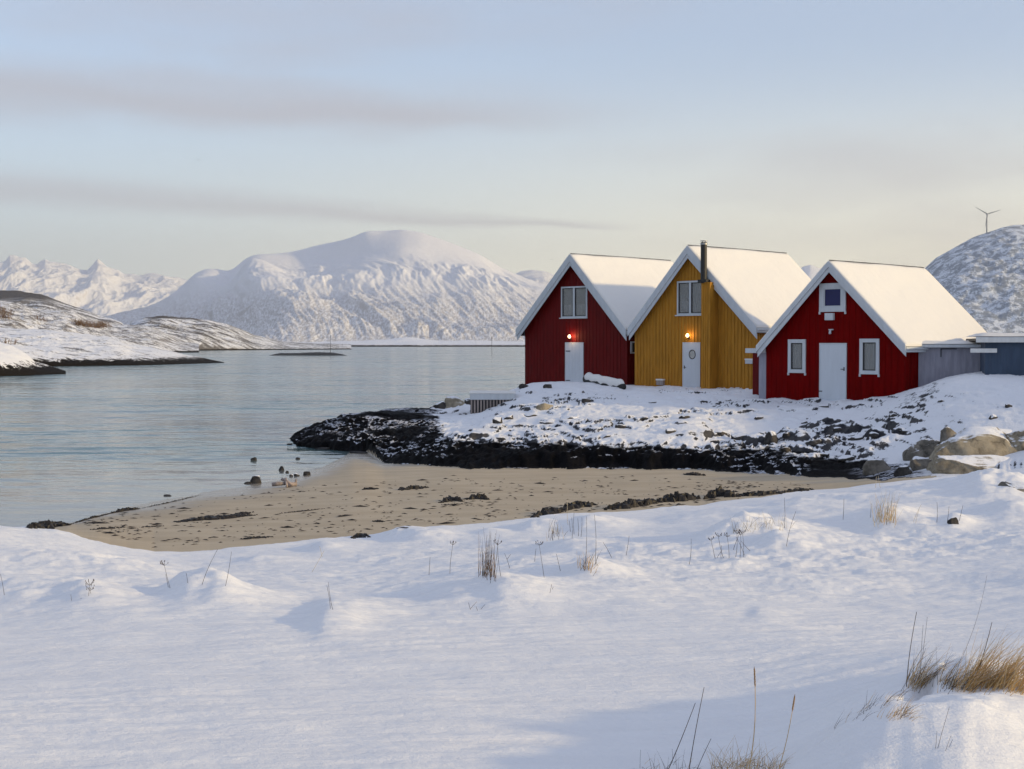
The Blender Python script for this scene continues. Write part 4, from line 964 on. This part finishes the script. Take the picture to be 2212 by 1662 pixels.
# driftwood heap
g = G(612, 1054); k = g.y / F0; dw = empty('driftwood', g, 0, 'heap of grey driftwood pieces on the sand at the water edge', 'driftwood')
for a, b, r_ in [((-26*k, 0, .08), (4*k, .05, .10), .055), ((-6*k, .1, .22), (20*k, -.05, .07), .04), ((2*k, .12, .24), (8*k, -.1, .02), .035), ((8*k, 0, .05), (27*k, .1, .09), .06), ((24*k, .1, .02), (25*k, .12, .22), .03)]:
    m_ = MB(); a, b = Vector(a), Vector(b); m_.tube([a, a.lerp(b, .5) + Vector((0, 0, .012)), b], [r_, r_ * 1.1, r_ * .7], 9); m_.build('log', M['wood'], dw, smooth=True)
# snow-covered log by the left red house
a, b = P(1266, 826, 62.5), P(1346, 838, 58.5)
a.z = max(a.z, GZ(a.x, a.y) + .16); b.z = GZ(b.x, b.y) + .10
lg = empty('log', (a + b) / 2, 0, 'thick log under a roll of snow in front of the left red house', 'log')
m_ = MB(); c_ = (a + b) / 2; m_.tube([a - c_, (a*.6+b*.4) - c_, b - c_], [.17, .18, .15], 14); m_.build('trunk', M['plinth'], lg, smooth=True)
m_ = MB(); up = Vector((0, 0, .10)); n = 12; pts_ = [a.lerp(b, i/n) - c_ + up + Vector((0, 0, .02*math.sin(i*1.9))) for i in range(n+1)]
m_.tube(pts_, [.10] + [.20 + .02*math.sin(i*2.3) for i in range(1, n)] + [.08], 14); m_.build('snow_cap', M['roof_snow'], lg, smooth=True)
# slatted landing wall with a snowy deck
dq = 56.5; a = P(1016, 893, dq); b = P(1062, 893, dq); zt = P(1016, 851, dq).z; zb_ = a.z - .4
lw = empty('landing_stage', (a.x, a.y, a.z), 0, 'small landing stage with a vertical slatted front and snow on its deck', 'landing stage')
L_ = (1112 - 1016) * dq / F0; n_s = 14
for i in range(n_s):
    m_ = MB(); x_ = i * L_ / n_s; m_.box(x_ + .015, x_ + L_/n_s*.62, .0, .035, zb_ - a.z, zt - a.z - .20); m_.build('slat', M['wood'], lw)
m_ = MB(); m_.box(-.02, L_, -.03, .0 - .001, zt - a.z - .24, zt - a.z); m_.build('rim_board', M['white'], lw)
m_ = MB(); m_.box(0, L_ - .02, .06, 1.6, zb_ - a.z, zt - a.z - .26); m_.build('dark_core', M['plinth'], lw)
m_ = MB(); m_.box(-.06, L_ + .04, -.06, 1.7, zt - a.z + .003, zt - a.z + .075); m_.build('deck_snow', M['roof_snow'], lw, bevel=.02)

# ------------------------------------------------------------------ seaweed on the sand
def weed(pxs, wid, label, seed, h=.05, mat='weed'):
    # a strand or heap of wrack following pixel points on the sand: lumpy flattened tubes
    r_ = random.Random(seed); P3 = []
    for (a, b), (c, d) in zip(pxs, pxs[1:]):
        n = max(2, int(math.hypot(c - a, d - b) / 4))
        for i in range(n): P3.append(G(a + (c-a)*i/n, b + (d-b)*i/n))
    P3.append(G(*pxs[-1])); L = len(P3); root = P3[L//2].copy(); mb = MB()
    for i, p in enumerate(P3):
        e = .35 + .65 * math.sin(math.pi * (i + .5) / L)
        for q in range(3):
            w_ = wid * e * r_.uniform(.35, 1.0); n = 7; dx, dy = r_.uniform(-.5, .5)*wid*1.2, r_.uniform(-.8, .8)*wid*1.6
            base = len(mb.v); c = p - root + Vector((dx, dy, 0)); hh = h * e * r_.uniform(.4, 1.4)
            ang = r_.uniform(-.5, .5)
            for k in range(n):
                t = 2*math.pi*k/n; rr_ = r_.uniform(.6, 1.25)
                ex, ey = math.cos(t)*w_*1.6*rr_, math.sin(t)*w_*rr_
                mb.v.append((c.x + ex*math.cos(ang) - ey*math.sin(ang), c.y + ex*math.sin(ang) + ey*math.cos(ang), c.z - .02))
            for k in range(n):
                t = 2*math.pi*k/n; rr_ = r_.uniform(.3, .7); ex, ey = math.cos(t)*w_*1.6*rr_, math.sin(t)*w_*rr_
                mb.v.append((c.x + ex*math.cos(ang) - ey*math.sin(ang), c.y + ex*math.sin(ang) + ey*math.cos(ang), c.z + hh*r_.uniform(.6, 1.2)))
            for k in range(n): mb.f.append((base+k, base+(k+1)%n, base+n+(k+1)%n, base+n+k))
            mb.f.append(tuple(base + n + k for k in range(n)))
    o = mb.build('seaweed', M[mat], None, fix=False); o.location = root
    return tag(o, label, 'seaweed', 'clumps of black seaweed on the sand')
for i, (pl, w_, h_, lab) in enumerate([
    ([(864,1060),(888,1057),(918,1055)], .11, .07, 'black seaweed clump alone on the sand under the middle of the black rocks'),
    ([(784,1059),(815,1057)], .07, .04, 'small black seaweed clump left of the clump alone under the black rocks'),
    ([(954,1087),(975,1082),(996,1084)], .10, .09, 'peaked seaweed heap, left one of a close pair'),
    ([(1014,1080),(1033,1077),(1052,1081)], .10, .09, 'peaked seaweed heap, right one of a close pair'),
    ([(954,1092),(1005,1090)], .04, .02, 'thin seaweed strand just below the two peaked heaps'),
    ([(1158,1118),(1190,1110),(1215,1106)], .12, .10, 'seaweed heap on the sand at the snow edge, lowest of the long row'),
    ([(1212,1104),(1250,1096),(1284,1092)], .12, .09, 'seaweed heap continuing the lowest heap of the row towards the houses'),
    ([(1315,1102),(1365,1096),(1418,1088)], .14, .12, 'long seaweed heap in the row, below the gap between left red and yellow houses'),
    ([(1425,1087),(1465,1082),(1508,1078)], .14, .13, 'thickest seaweed heap in the row, below the yellow house'),
    ([(1530,1079),(1552,1072),(1580,1074)], .13, .15, 'rounded seaweed heap in the row, below the right wall of the yellow house'),
    ([(1590,1074),(1650,1070),(1690,1066)], .10, .07, 'low seaweed band in the row, below the right red house'),
    ([(1690,1065),(1755,1059)], .08, .05, 'last thin seaweed band of the row where sand meets rock'),
    ([(806,1128),(828,1129)], .05, .03, 'small black seaweed patch low on the sand near the snow'),
    ([(382,1129),(430,1124),(480,1121),(544,1115)], .13, .05, 'long black seaweed strand across the middle of the sand'),
    ([(500,1116),(540,1109)], .07, .04, 'short seaweed streak above the right end of the long strand'),
    ([(60,1142),(95,1142),(140,1137)], .13, .10, 'black seaweed bank where the sand, snow and sea meet'),
    ([(150,1134),(200,1120),(243,1109)], .05, .03, 'thin seaweed line along the waterline beyond the seaweed bank'),
    ([(239,1110),(270,1104),(296,1101)], .08, .05, 'thicker seaweed streak on the waterline at the tip of the sand'),
    ([(300,1100),(360,1088),(430,1071)], .03, .02, 'hair-thin seaweed line along the middle of the waterline'),
    ([(520,1166),(550,1164),(581,1162)], .06, .03, 'short black strand low on the sand by the snow'),
    ([(765,1164),(778,1161),(790,1162)], .11, .06, 'black wedge of seaweed against the snow edge'),
    ([(195,1146),(257,1142)], .05, .025, 'brown seaweed streak near the left tip of the sand'),
    ([(300,1141),(350,1138)], .04, .02, 'faint seaweed streak below the left end of the long strand'),
    ([(600,1111),(660,1105),(700,1100)], .035, .02, 'thin broken seaweed line right of the long strand'),
    ([(1480,1026),(1520,1028)], .11, .06, 'black seaweed tongue spilling from the black rocks onto the sand')]):
    weed(pl, w_, lab, 800 + i, h_)
# fine wrack litter
mb = MB(); rl = random.Random(4)
for i in range(1700):
    px = rl.uniform(180, 1750); lo = np.interp(px, [180,330,560,800,1200,1500,1750], [1142,1185,1172,1150,1112,1090,1062]); hi = np.interp(px, [180,380,640,760,1000,1300,1750], [1128,1085,1045,1030,1028,1026,1045])
    v = rl.random() ** .8; py = hi + (lo - hi) * v
    if fbm(np.array([px/90.]), np.array([py/14.]), 3, 33)[0] < -.02 and rl.random() < .8: continue
    g = G(px, py); s_ = rl.uniform(.006, .022) * (2.2 if rl.random() < .08 else 1); a_ = rl.gauss(0.15, .5); ln = s_ * rl.uniform(1.5, 6)
    u = Vector((math.cos(a_), math.sin(a_), 0)) * ln; q = Vector((-math.sin(a_), math.cos(a_), 0)) * s_
    c = g + Vector((0, 0, .004)); mb.add([c - u, c - q*.8, c + u, c + q, c + Vector((0, 0, s_*.8))], [(0,1,4),(1,2,4),(2,3,4),(3,0,4)])
tag(mb.build('seaweed_litter', M['weed'], None, fix=False), 'fine dark seaweed litter scattered over the sand', 'seaweed', kind='stuff')

# ------------------------------------------------------------------ dry plants
def stem_pts(base, top, bend, n=7):
    ax = top - base; s_ = Vector((bend[0], bend[1], 0)); return [base + ax * (i/n) + s_ * math.sin(math.pi * i / n) for i in range(n + 1)]
def plant(stems, label, seed, mat='stem', head=None, thick=1.0, sink=.04, name='dry_stalk', cat='dry stalk', group=None, tilt=.0):
    # stems: (base px, base py, top px, top py [, head])
    r_ = random.Random(seed); b0 = G(stems[0][0], stems[0][1]); t = empty(name, b0, 0, label, cat, group)
    for st in stems:
        bpx, bpy, tpx, tpy = st[:4]; hd = st[4] if len(st) > 4 else head
        b = G(bpx, bpy); k = b.y / F0; top = P(tpx, tpy, b.y - tilt); m_ = MB()
        rad = max(.0011, 1.05 * k * .5) * thick * (1 if b.y > 9 else .9)
        pts_ = stem_pts(b - Vector((0, 0, sink)) - b0, top - b0, (r_.uniform(-.04, .04) * (top - b).length, 0)); n = len(pts_)
        m_.tube(pts_, [rad * (1 - .45 * i / n) for i in range(n)], 5)
        o = m_.build('stem', M[mat], t, fix=False)
        if hd == 'umbel':
            m_ = MB(); T = pts_[-1]
            for q in range(9):
                a_ = r_.uniform(0, 6.28); e = T + Vector((math.cos(a_)*.035, math.sin(a_)*.035, r_.uniform(.01, .04))) * (1.0 if b.y < 30 else 1.5)
                m_.tube([T, e], rad * .5, 3).tube([e, e + Vector((0, 0, .012))], [rad * 1.5, rad * .8], 5)
            m_.build('seed_head', M['stem'], o, fix=False)
        elif hd == 'ear':
            m_ = MB(); T = pts_[-1]; d_ = (pts_[-1] - pts_[-2]).normalized(); L = (top - b).length * .16
            for q in range(26):
                s_ = T - d_ * L * (1 - q / 26); a_ = q * 2.4; sd_ = Vector((math.cos(a_), math.sin(a_), 0)) * .0022
                m_.tube([s_, s_ + sd_ + d_ * .014, s_ + sd_*.6 + d_ * .03], [.0007, .0013, .0002], 4)
            m_.build('seed_head', M['tip'], o, fix=False)
    return t
PL = [
 ([(712,1318,706,1265),(719,1320,709,1258)], 'pair of thin black stalks standing close together in the open snow', 'stem', None),
 ([(366,1272,355,1222,'umbel'),(362,1270,358,1240)], 'dark stalk with a bent head on the largest snow mound', 'stem', None),
 ([(403,1262,402,1238)], 'short upright stalk in the middle of the largest snow mound', 'stem', None),
 ([(430,1266,470,1187)], 'long stalk leaning right from the largest snow mound', 'stem', None),
 ([(482,1268,500,1192)], 'long thin stalk right of the leaning one', 'stem', None),
 ([(185,1290,194,1265,'umbel'),(193,1285,195,1276,'umbel')], 'small plant with black seed heads on the left hummock', 'stem', None),
 ([(152,1300,153,1284),(153,1300,176,1292),(153,1285,170,1298)], 'broken crossed twigs left of the small plant with black heads', 'stem', None),
 ([(5,1288,1,1240)], 'thin dark stalk by the left edge of the snowfield', 'stem', None),
 ([(668,1238,700,1190),(695,1205,690,1180)], 'pale leaning stalk on the hummock below the driest sand', 'pale', None),
 ([(971,1241,978,1178,'umbel')], 'single tall plant with a flat black head left of the dry cluster', 'stem', None),
 ([(925,1244,929,1204)], 'short grey stalk left of the tall flat-headed plant', 'stem', None),
 ([(1213,1235,1202,1197)], 'short stalk leaning left, right of the second flat-headed plant', 'stem', None),
 ([(1177,1250,1165,1178,'umbel'),(1155,1215,1158,1185)], 'second tall plant with a flat black head, right of the dry cluster', 'stem', None),
 ([(1084,1248,1075,1178,'umbel'),(1092,1210,1103,1198),(1103,1230,1090,1196)], 'bent dark plant touching the right side of the dry cluster', 'stem', None),
 ([(1228,1135,1227,1075)], 'pale upright stalk crossing the lowest seaweed heap', 'pale', None),
 ([(1241,1156,1240,1108),(1250,1160,1248,1120),(1233,1150,1230,1125),(1236,1165,1235,1118),(1255,1162,1257,1118)], 'group of dark stalks on the pointed snow hummock by the beach', 'stem', None),
 ([(1265,1218,1267,1116)], 'very tall thin stalk, left of two in front of the pointed hummock', 'stem', None),
 ([(1286,1214,1284,1112)], 'very tall thin stalk, right of two in front of the pointed hummock', 'stem', None),
 ([(1325,1206,1303,1172)], 'short dark stalk leaning left, right of the very tall pair', 'stem', None),
 ([(1352,1202,1359,1158)], 'thin stalk leaning right beside the short left-leaning one', 'stem', None),
 ([(1186,1283,1192,1262),(1190,1275,1195,1268)], 'tiny forked twig in open snow below the second flat-headed plant', 'stem', None),
 ([(1489,1222,1493,1164)], 'slightly curved lone stalk left of the row of dead flowers', 'stem', None),
 ([(1700,1182,1719,1105)], 'tall stalk leaning right on the wide hummock', 'stem', None),
 ([(1696,1142,1694,1075)], 'straight thin stalk on top of the wide hummock', 'stem', None),
 ([(1548,1208,1536,1168,'umbel'),(1567,1207,1552,1160,'umbel'),(1577,1208,1571,1160,'umbel'),(1545,1209,1560,1188),(1560,1208,1559,1178)], 'row of small dead flowers with black heads, left part', 'stem', None),
 ([(1590,1205,1592,1154,'umbel'),(1600,1207,1600,1156,'umbel'),(1608,1205,1604,1152,'umbel'),(1612,1200,1590,1160),(1628,1190,1600,1168),(1584,1190,1600,1148)], 'row of small dead flowers with black heads, right part against the hummock', 'stem', None),
 ([(1823,1124,1823,1078)], 'thin stalk left of the pale grass tuft', 'stem', None),
 ([(1882,1120,1882,1088)], 'short stalk at the left side of the pale grass tuft', 'stem', None),
 ([(1918,1136,1918,1085)], 'stalk standing in front of the pale grass tuft', 'stem', None),
 ([(1974,1128,1990,1090),(1980,1132,1986,1100)], 'pair of faint slanting stalks right of the pale grass tuft', 'pale', None),
 ([(2026,1130,2024,1085)], 'straight stalk left of the black wedge rock', 'stem', None),
 ([(2048,1130,2050,1094)], 'straight stalk rising behind the black wedge rock', 'stem', None),
 ([(2074,1126,2080,1092)], 'slanting stalk at the right corner of the black wedge rock', 'stem', None),
 ([(1893,1055,1893,1030),(1905,1055,1897,1028)], 'pale pair of stalks where the sand ends at the rocks', 'pale', None),
 ([(1006,1318,1030,1300),(1020,1320,1012,1302),(1030,1320,1048,1306),(1036,1322,1028,1310)], 'small heap of bent dark grass on the low mound under the dry cluster', 'stem', None),
]
for i, (st, lab, mt_, hd) in enumerate(PL): plant(st, lab, 900 + i, mt_, hd)
def tuft(name, label, spots_, nblades, length, lean, mats, seed, curl=.5, rad=.0016, cat='grass tuft', spread=.35, parent=None):
    r_ = random.Random(seed); b0 = G(*spots_[len(spots_)//2]); t = empty(name, b0, 0, label, cat)
    for mname, frac in mats:
        m_ = MB(); few = int(nblades * frac) < 110
        for i in range(int(nblades * frac)):
            if few: m_ = MB()
            k = r_.random() * (len(spots_) - 1); j = int(k); f = k - j
            bx_ = spots_[j][0]*(1-f) + spots_[j+1][0]*f + r_.gauss(0, 6); by_ = spots_[j][1]*(1-f) + spots_[j+1][1]*f + r_.gauss(0, 6)
            b = G(bx_, by_); L = length * r_.uniform(.45, 1.15); lx_ = lean[0] + r_.gauss(0, spread); ly_ = lean[1] + r_.gauss(0, spread)
            cv = curl * r_.uniform(.3, 1.6); pts_ = []
            n = 7; d_ = Vector((lx_ * .5, ly_ * .5, 1)).normalized(); p = b - b0 - Vector((0, 0, .02))
            for q in range(n + 1):
                pts_.append(p.copy()); p = p + d_ * (L / n); d_ = (d_ + Vector((lx_, ly_, -.55)) * (cv / n)).normalized()
            m_.tube(pts_, [rad * r_.uniform(.7, 1.2) * (1 - .85 * q / n) for q in range(n + 1)], 3, False)
            if few: m_.build('blade', M[mname], t, fix=False)
        if not few: m_.build('blades', M[mname], t, fix=False)
    return t
tuft('grass_tuft', 'big golden dry grass tuft on the snow bank, blown to the right', [(2085,1492),(2130,1488),(2165,1490),(2215,1496),(2260,1500)], 460, .27, (.95, .1), [('straw', .8), ('pale', .2)], 21, .8, .0017)
tuft('grass_tuft', 'brown wiry grass along the crest of the snow bank, left of the golden tuft', [(1965,1478),(2000,1486),(2050,1490),(2100,1494)], 240, .19, (.85, .0), [('straw', .45), ('stem', .35), ('pale', .2)], 22, .75, .0014)
tuft('grass_tuft', 'thin dark grass trailing down the left side of the snow bank', [(1960,1500),(1900,1530),(1850,1555),(1800,1590)], 70, .10, (.9, .0), [('stem', .8), ('straw', .2)], 23, 1.0, .0011)
tuft('grass_tuft', 'blurred ochre grass clump lying on the shaded face of the snow bank', [(1905,1560),(1940,1550),(1965,1552)], 60, .09, (.6, -.3), [('straw', .7), ('stem', .3)], 24, 1.0, .0013)
tuft('grass_tuft', 'half-buried straw tuft at the foot of the tall seed-headed stalk', [(1540,1672),(1590,1668),(1640,1672),(1690,1676)], 190, .13, (.25, .0), [('straw', .6), ('pale', .25), ('stem', .15)], 25, 1.2, .0014, spread=.7)
tuft('grass_tuft', 'dark wiry grass left of the half-buried straw tuft', [(1380,1672),(1440,1670),(1500,1674)], 40, .10, (.1, .0), [('stem', .8), ('straw', .2)], 26, .9, .0012, spread=.8)
tuft('grass_tuft', 'pale upright grass tuft on the hummock below the right red house', [(1893,1128),(1915,1126),(1935,1128)], 64, .42, (.1, .0), [('pale', .7), ('straw', .3)], 27, .3, .0045, spread=.3)
tuft('grass_tuft', 'dense cluster of dry stems in the middle of the snowfield', [(1040,1244),(1052,1246),(1066,1246)], 46, .42, (.0, .0), [('stem', .6), ('bush', .4)], 28, .25, .0032, spread=.22)
tuft('grass_tuft', 'dry brown stems at the left end of the pointed hummock', [(1188,1162),(1200,1160),(1212,1158)], 30, .30, (.0, .0), [('stem', .7), ('pale', .3)], 29, .3, .004, spread=.3)
tuft('grass_tuft', 'low brown grass at the foot of the very tall pair of stalks', [(1250,1228),(1270,1232),(1290,1234)], 46, .18, (.1, .0), [('straw', .6), ('stem', .4)], 30, .6, .0030, spread=.5)
tuft('grass_tuft', 'faint pale grass on top of the wide hummock', [(1580,1150),(1640,1140),(1700,1142)], 60, .22, (.2, .0), [('pale', .8), ('stem', .2)], 31, .5, .0028, spread=.4)
# tall foreground stalks
FG = [
 ([(1487,1675,1521,1485)], 'tall black stalk, straighter one of the crossing pair at the bottom', None, 2.0),
 ([(1434,1672,1502,1519)], 'tall black stalk leaning more, left one of the crossing pair at the bottom', None, 2.0),
 ([(1498,1672,1536,1596)], 'short stalk between the crossing pair and the seed-headed stalk', None, 1.6),
 ([(1617,1675,1630,1453,'ear')], 'tallest straw stalk with a feathery seed head', None, 2.2),
 ([(1678,1672,1715,1515,'ear')], 'leaning straw stalk with a narrow seed head', None, 1.8),
 ([(1962,1488,1980,1322)], 'straight black stalk on the crest of the snow bank', None, 2.0),
 ([(1975,1486,2000,1400),(1985,1480,2003,1333),(1990,1480,1994,1350),(1990,1484,2006,1440)], 'curved thin grass stems beside the black stalk on the bank', None, 1.0),
 ([(2078,1420,2132,1243)], 'very long faint stalk leaning right above the snow bank', None, .8),
 ([(2098,1486,2143,1344)], 'black stalk leaning right through the golden tuft', None, 2.0),
 ([(2025,1625,2051,1527),(2025,1625,2024,1580)], 'thin forked twig on the sunlit face of the snow bank', None, .9),
 ([(2036,1630,2054,1590),(2040,1622,2058,1598)], 'small twig right of the thin forked twig', None, .8),
 ([(1385,1668,1384,1620),(1455,1655,1452,1618),(1462,1660,1460,1622)], 'three tiny thin stems left of the crossing pair', None, .8),
]
for i, (st, lab, hd, th) in enumerate(FG): plant(st, lab, 960 + i, 'straw' if 'straw' in lab else 'stem', hd, th, .05)

# ------------------------------------------------------------------ far things
def seamark(px, pyb, pyt, depth, label):
    b = P(px, pyb, depth); t = P(px, pyt, depth); m_ = MB(); m_.tube([b - Vector((0, 0, 1)), t], [.11, .07], 8)
    o = empty('sea_marker', b, 0, label, 'sea marker'); m2 = MB(); m2.tube([Vector((0, 0, -1)), t - b], [.07, .05], 8); m2.build('pole', M['black'], o)
    m3 = MB(); m3.tube([(t - b) - Vector((0, 0, .9)), (t - b) - Vector((0, 0, .2))], [.10, .05], 8); m3.build('topmark', M['black'], o)
seamark(714, 764, 724, 476, 'thin dark pole standing on the low black skerry')
seamark(1062.5, 767, 727, 500, 'thin dark pole standing in the water left of the left red house')
seamark(1028, 750, 738, 1710, 'tiny far pole on the low white skerries')
# wind turbine behind the hill crest
dt = 2800.; hub = P(2132, 463, dt); bz = P(2132, 516, dt).z; wt = empty('wind_turbine', (hub.x, hub.y, bz), 0, 'slim three-bladed wind turbine on the snow hill beside the houses', 'wind turbine')
h_ = hub.z - bz; m_ = MB(); m_.tube([(0, 0, -6), (0, 0, h_)], [1.5, .95], 12); m_.build('tower', M['turbine'], wt, smooth=True)
m_ = MB(); m_.box(-.9, .9, -2.2, 3.4, h_ - .8, h_ + .9); m_.build('nacelle', M['turbine'], wt, bevel=.3)
m_ = MB(); m_.tube([(0, -2.3, h_), (0, -3.4, h_)], [1.0, .3], 10); m_.build('hub', M['turbine'], wt)
for tip in ((2106, 448), (2161, 454), (2127, 492)):
    q = P(*tip, dt) - Vector((hub.x, hub.y, bz)); q.y = -2.8; a = Vector((0, -2.8, h_)); d_ = (q - a); n = Vector((-d_.z, 0, d_.x)).normalized()
    m_ = MB(); vs = []
    for f, w_ in ((0, .55), (.12, 1.15), (.5, .75), (1, .25)):
        c = a + d_ * f; vs += [c - n*w_ + Vector((0, -.22, 0)), c + n*w_ + Vector((0, -.12, 0)), c + n*w_ + Vector((0, .12, 0)), c - n*w_ + Vector((0, .22, 0))]
    fs = [(0,1,2,3), (12,15,14,13)] + [(i*4+k, (i+1)*4+k, (i+1)*4+(k+1)%4, i*4+(k+1)%4) for i in range(3) for k in range(4)]
    m_.add(vs, fs); m_.build('blade', M['turbine'], wt)
# gulls far off
for i, (px, py, dd, lab) in enumerate([(453, 367, 420, 'tiny dark bird high over the left shore'), (962, 441, 520, 'tiny dark bird over the peak of the broad mountain'), (1192, 561, 460, 'tiny dark bird just left of the left red house roof')]):
    if i == 0: px, py = 428, 346
    c = P(px, py, dd); m_ = MB()
    vs = [(-.62, .05, .02), (-.30, -.08, .14), (0, -.14, .02), (.30, -.08, .16), (.62, .06, .05), (.30, .10, .13), (0, .12, .03), (-.30, .10, .12)]
    m_.add(vs + [(x, y, z - .03) for x, y, z in vs], [(0,1,7),(1,2,6,7),(2,3,5,6),(3,4,5),(8,15,9),(9,15,14,10),(10,14,13,11),(11,13,12)] + [(k, k+8, (k+1)%8+8, (k+1)%8) for k in range(8)])
    m_.tube([(0, -.30, .0), (0, -.12, .01), (0, .15, 0), (0, .34, .0)], [.01, .06, .055, .01], 8)
    o = m_.build('bird', M['gull'], None); o.location = c; tag(o, lab, 'bird', 'birds in the sky')
# bushes on the left shore hills
from mathutils.bvhtree import BVHTree
def on_obj(name, px, py):
    o = bpy.data.objects[name]; bv = BVHTree.FromPolygons([v.co for v in o.data.vertices], [p.vertices[:] for p in o.data.polygons])
    h = bv.ray_cast(Vector((0, 0, CAMZ)), ray(px, py).normalized()); return h[0]
rb_ = random.Random(9)
for (nm, spots_, hh, n, lab) in [('shore_hill', [(165,702),(178,704),(190,706),(203,708),(215,708),(226,706)], 3.6, 60, 'patch of bare brown bushes in a hollow of the left snow hill'),
                    ('shore_hill', [(2,686),(8,688),(14,690)], 6.0, 26, 'bare dark shrub at the far left of the snow hill'),
                    ('shore_hill', [(80,690),(92,694)], 2.4, 20, 'small bare shrub on the lit snow hill left of the bush patch'),
                    ('snowy_point', [(0,744),(6,745)], 1.5, 16, 'tiny bare shrub behind the nearest snow bank')]:
    hits = [on_obj(nm, *s_) for s_ in spots_]; hits = [h for h in hits if h]
    if not hits: continue
    b0 = hits[0].copy(); m_ = MB()
    for i in range(n * len(hits)):
        b = rb_.choice(hits) + Vector((rb_.gauss(0, 1.0), rb_.gauss(0, 1.5), -.2)); L = hh * rb_.uniform(.4, 1.0); d_ = Vector((rb_.gauss(0, .4), rb_.gauss(0, .4), 1)).normalized()
        e = b + d_ * L * .55; m_.tube([b - b0, e - b0], [.07, .04], 3, False)
        for q in range(2):
            d2 = (d_ + Vector((rb_.gauss(0, .45), rb_.gauss(0, .4), 0))).normalized(); m_.tube([e - b0, e + d2 * L * .5 - b0], [.045, .02], 3, False)
    o = m_.build('bush', M['bush'], None, fix=False); o.location = b0; tag(o, lab, 'bush')

# ------------------------------------------------------------------ cold sea air
hz = MB(); hz.box(-9000, 9000, -300, 16500, -30, 1150)
ho = hz.build('haze', None)
hm = bpy.data.materials.new('haze'); hm.use_nodes = True; hn = hm.node_tree; hn.nodes.clear()
ov = hn.nodes.new('ShaderNodeOutputMaterial'); pv = hn.nodes.new('ShaderNodeVolumePrincipled')
pv.inputs['Color'].default_value = (1.0, .955, .92, 1); pv.inputs['Density'].default_value = 3.8e-5; pv.inputs['Anisotropy'].default_value = .2
hn.links.new(pv.outputs[0], ov.inputs['Volume']); ho.data.materials.append(hm)
tag(ho, 'cold clear air over the fjord', kind='stuff')
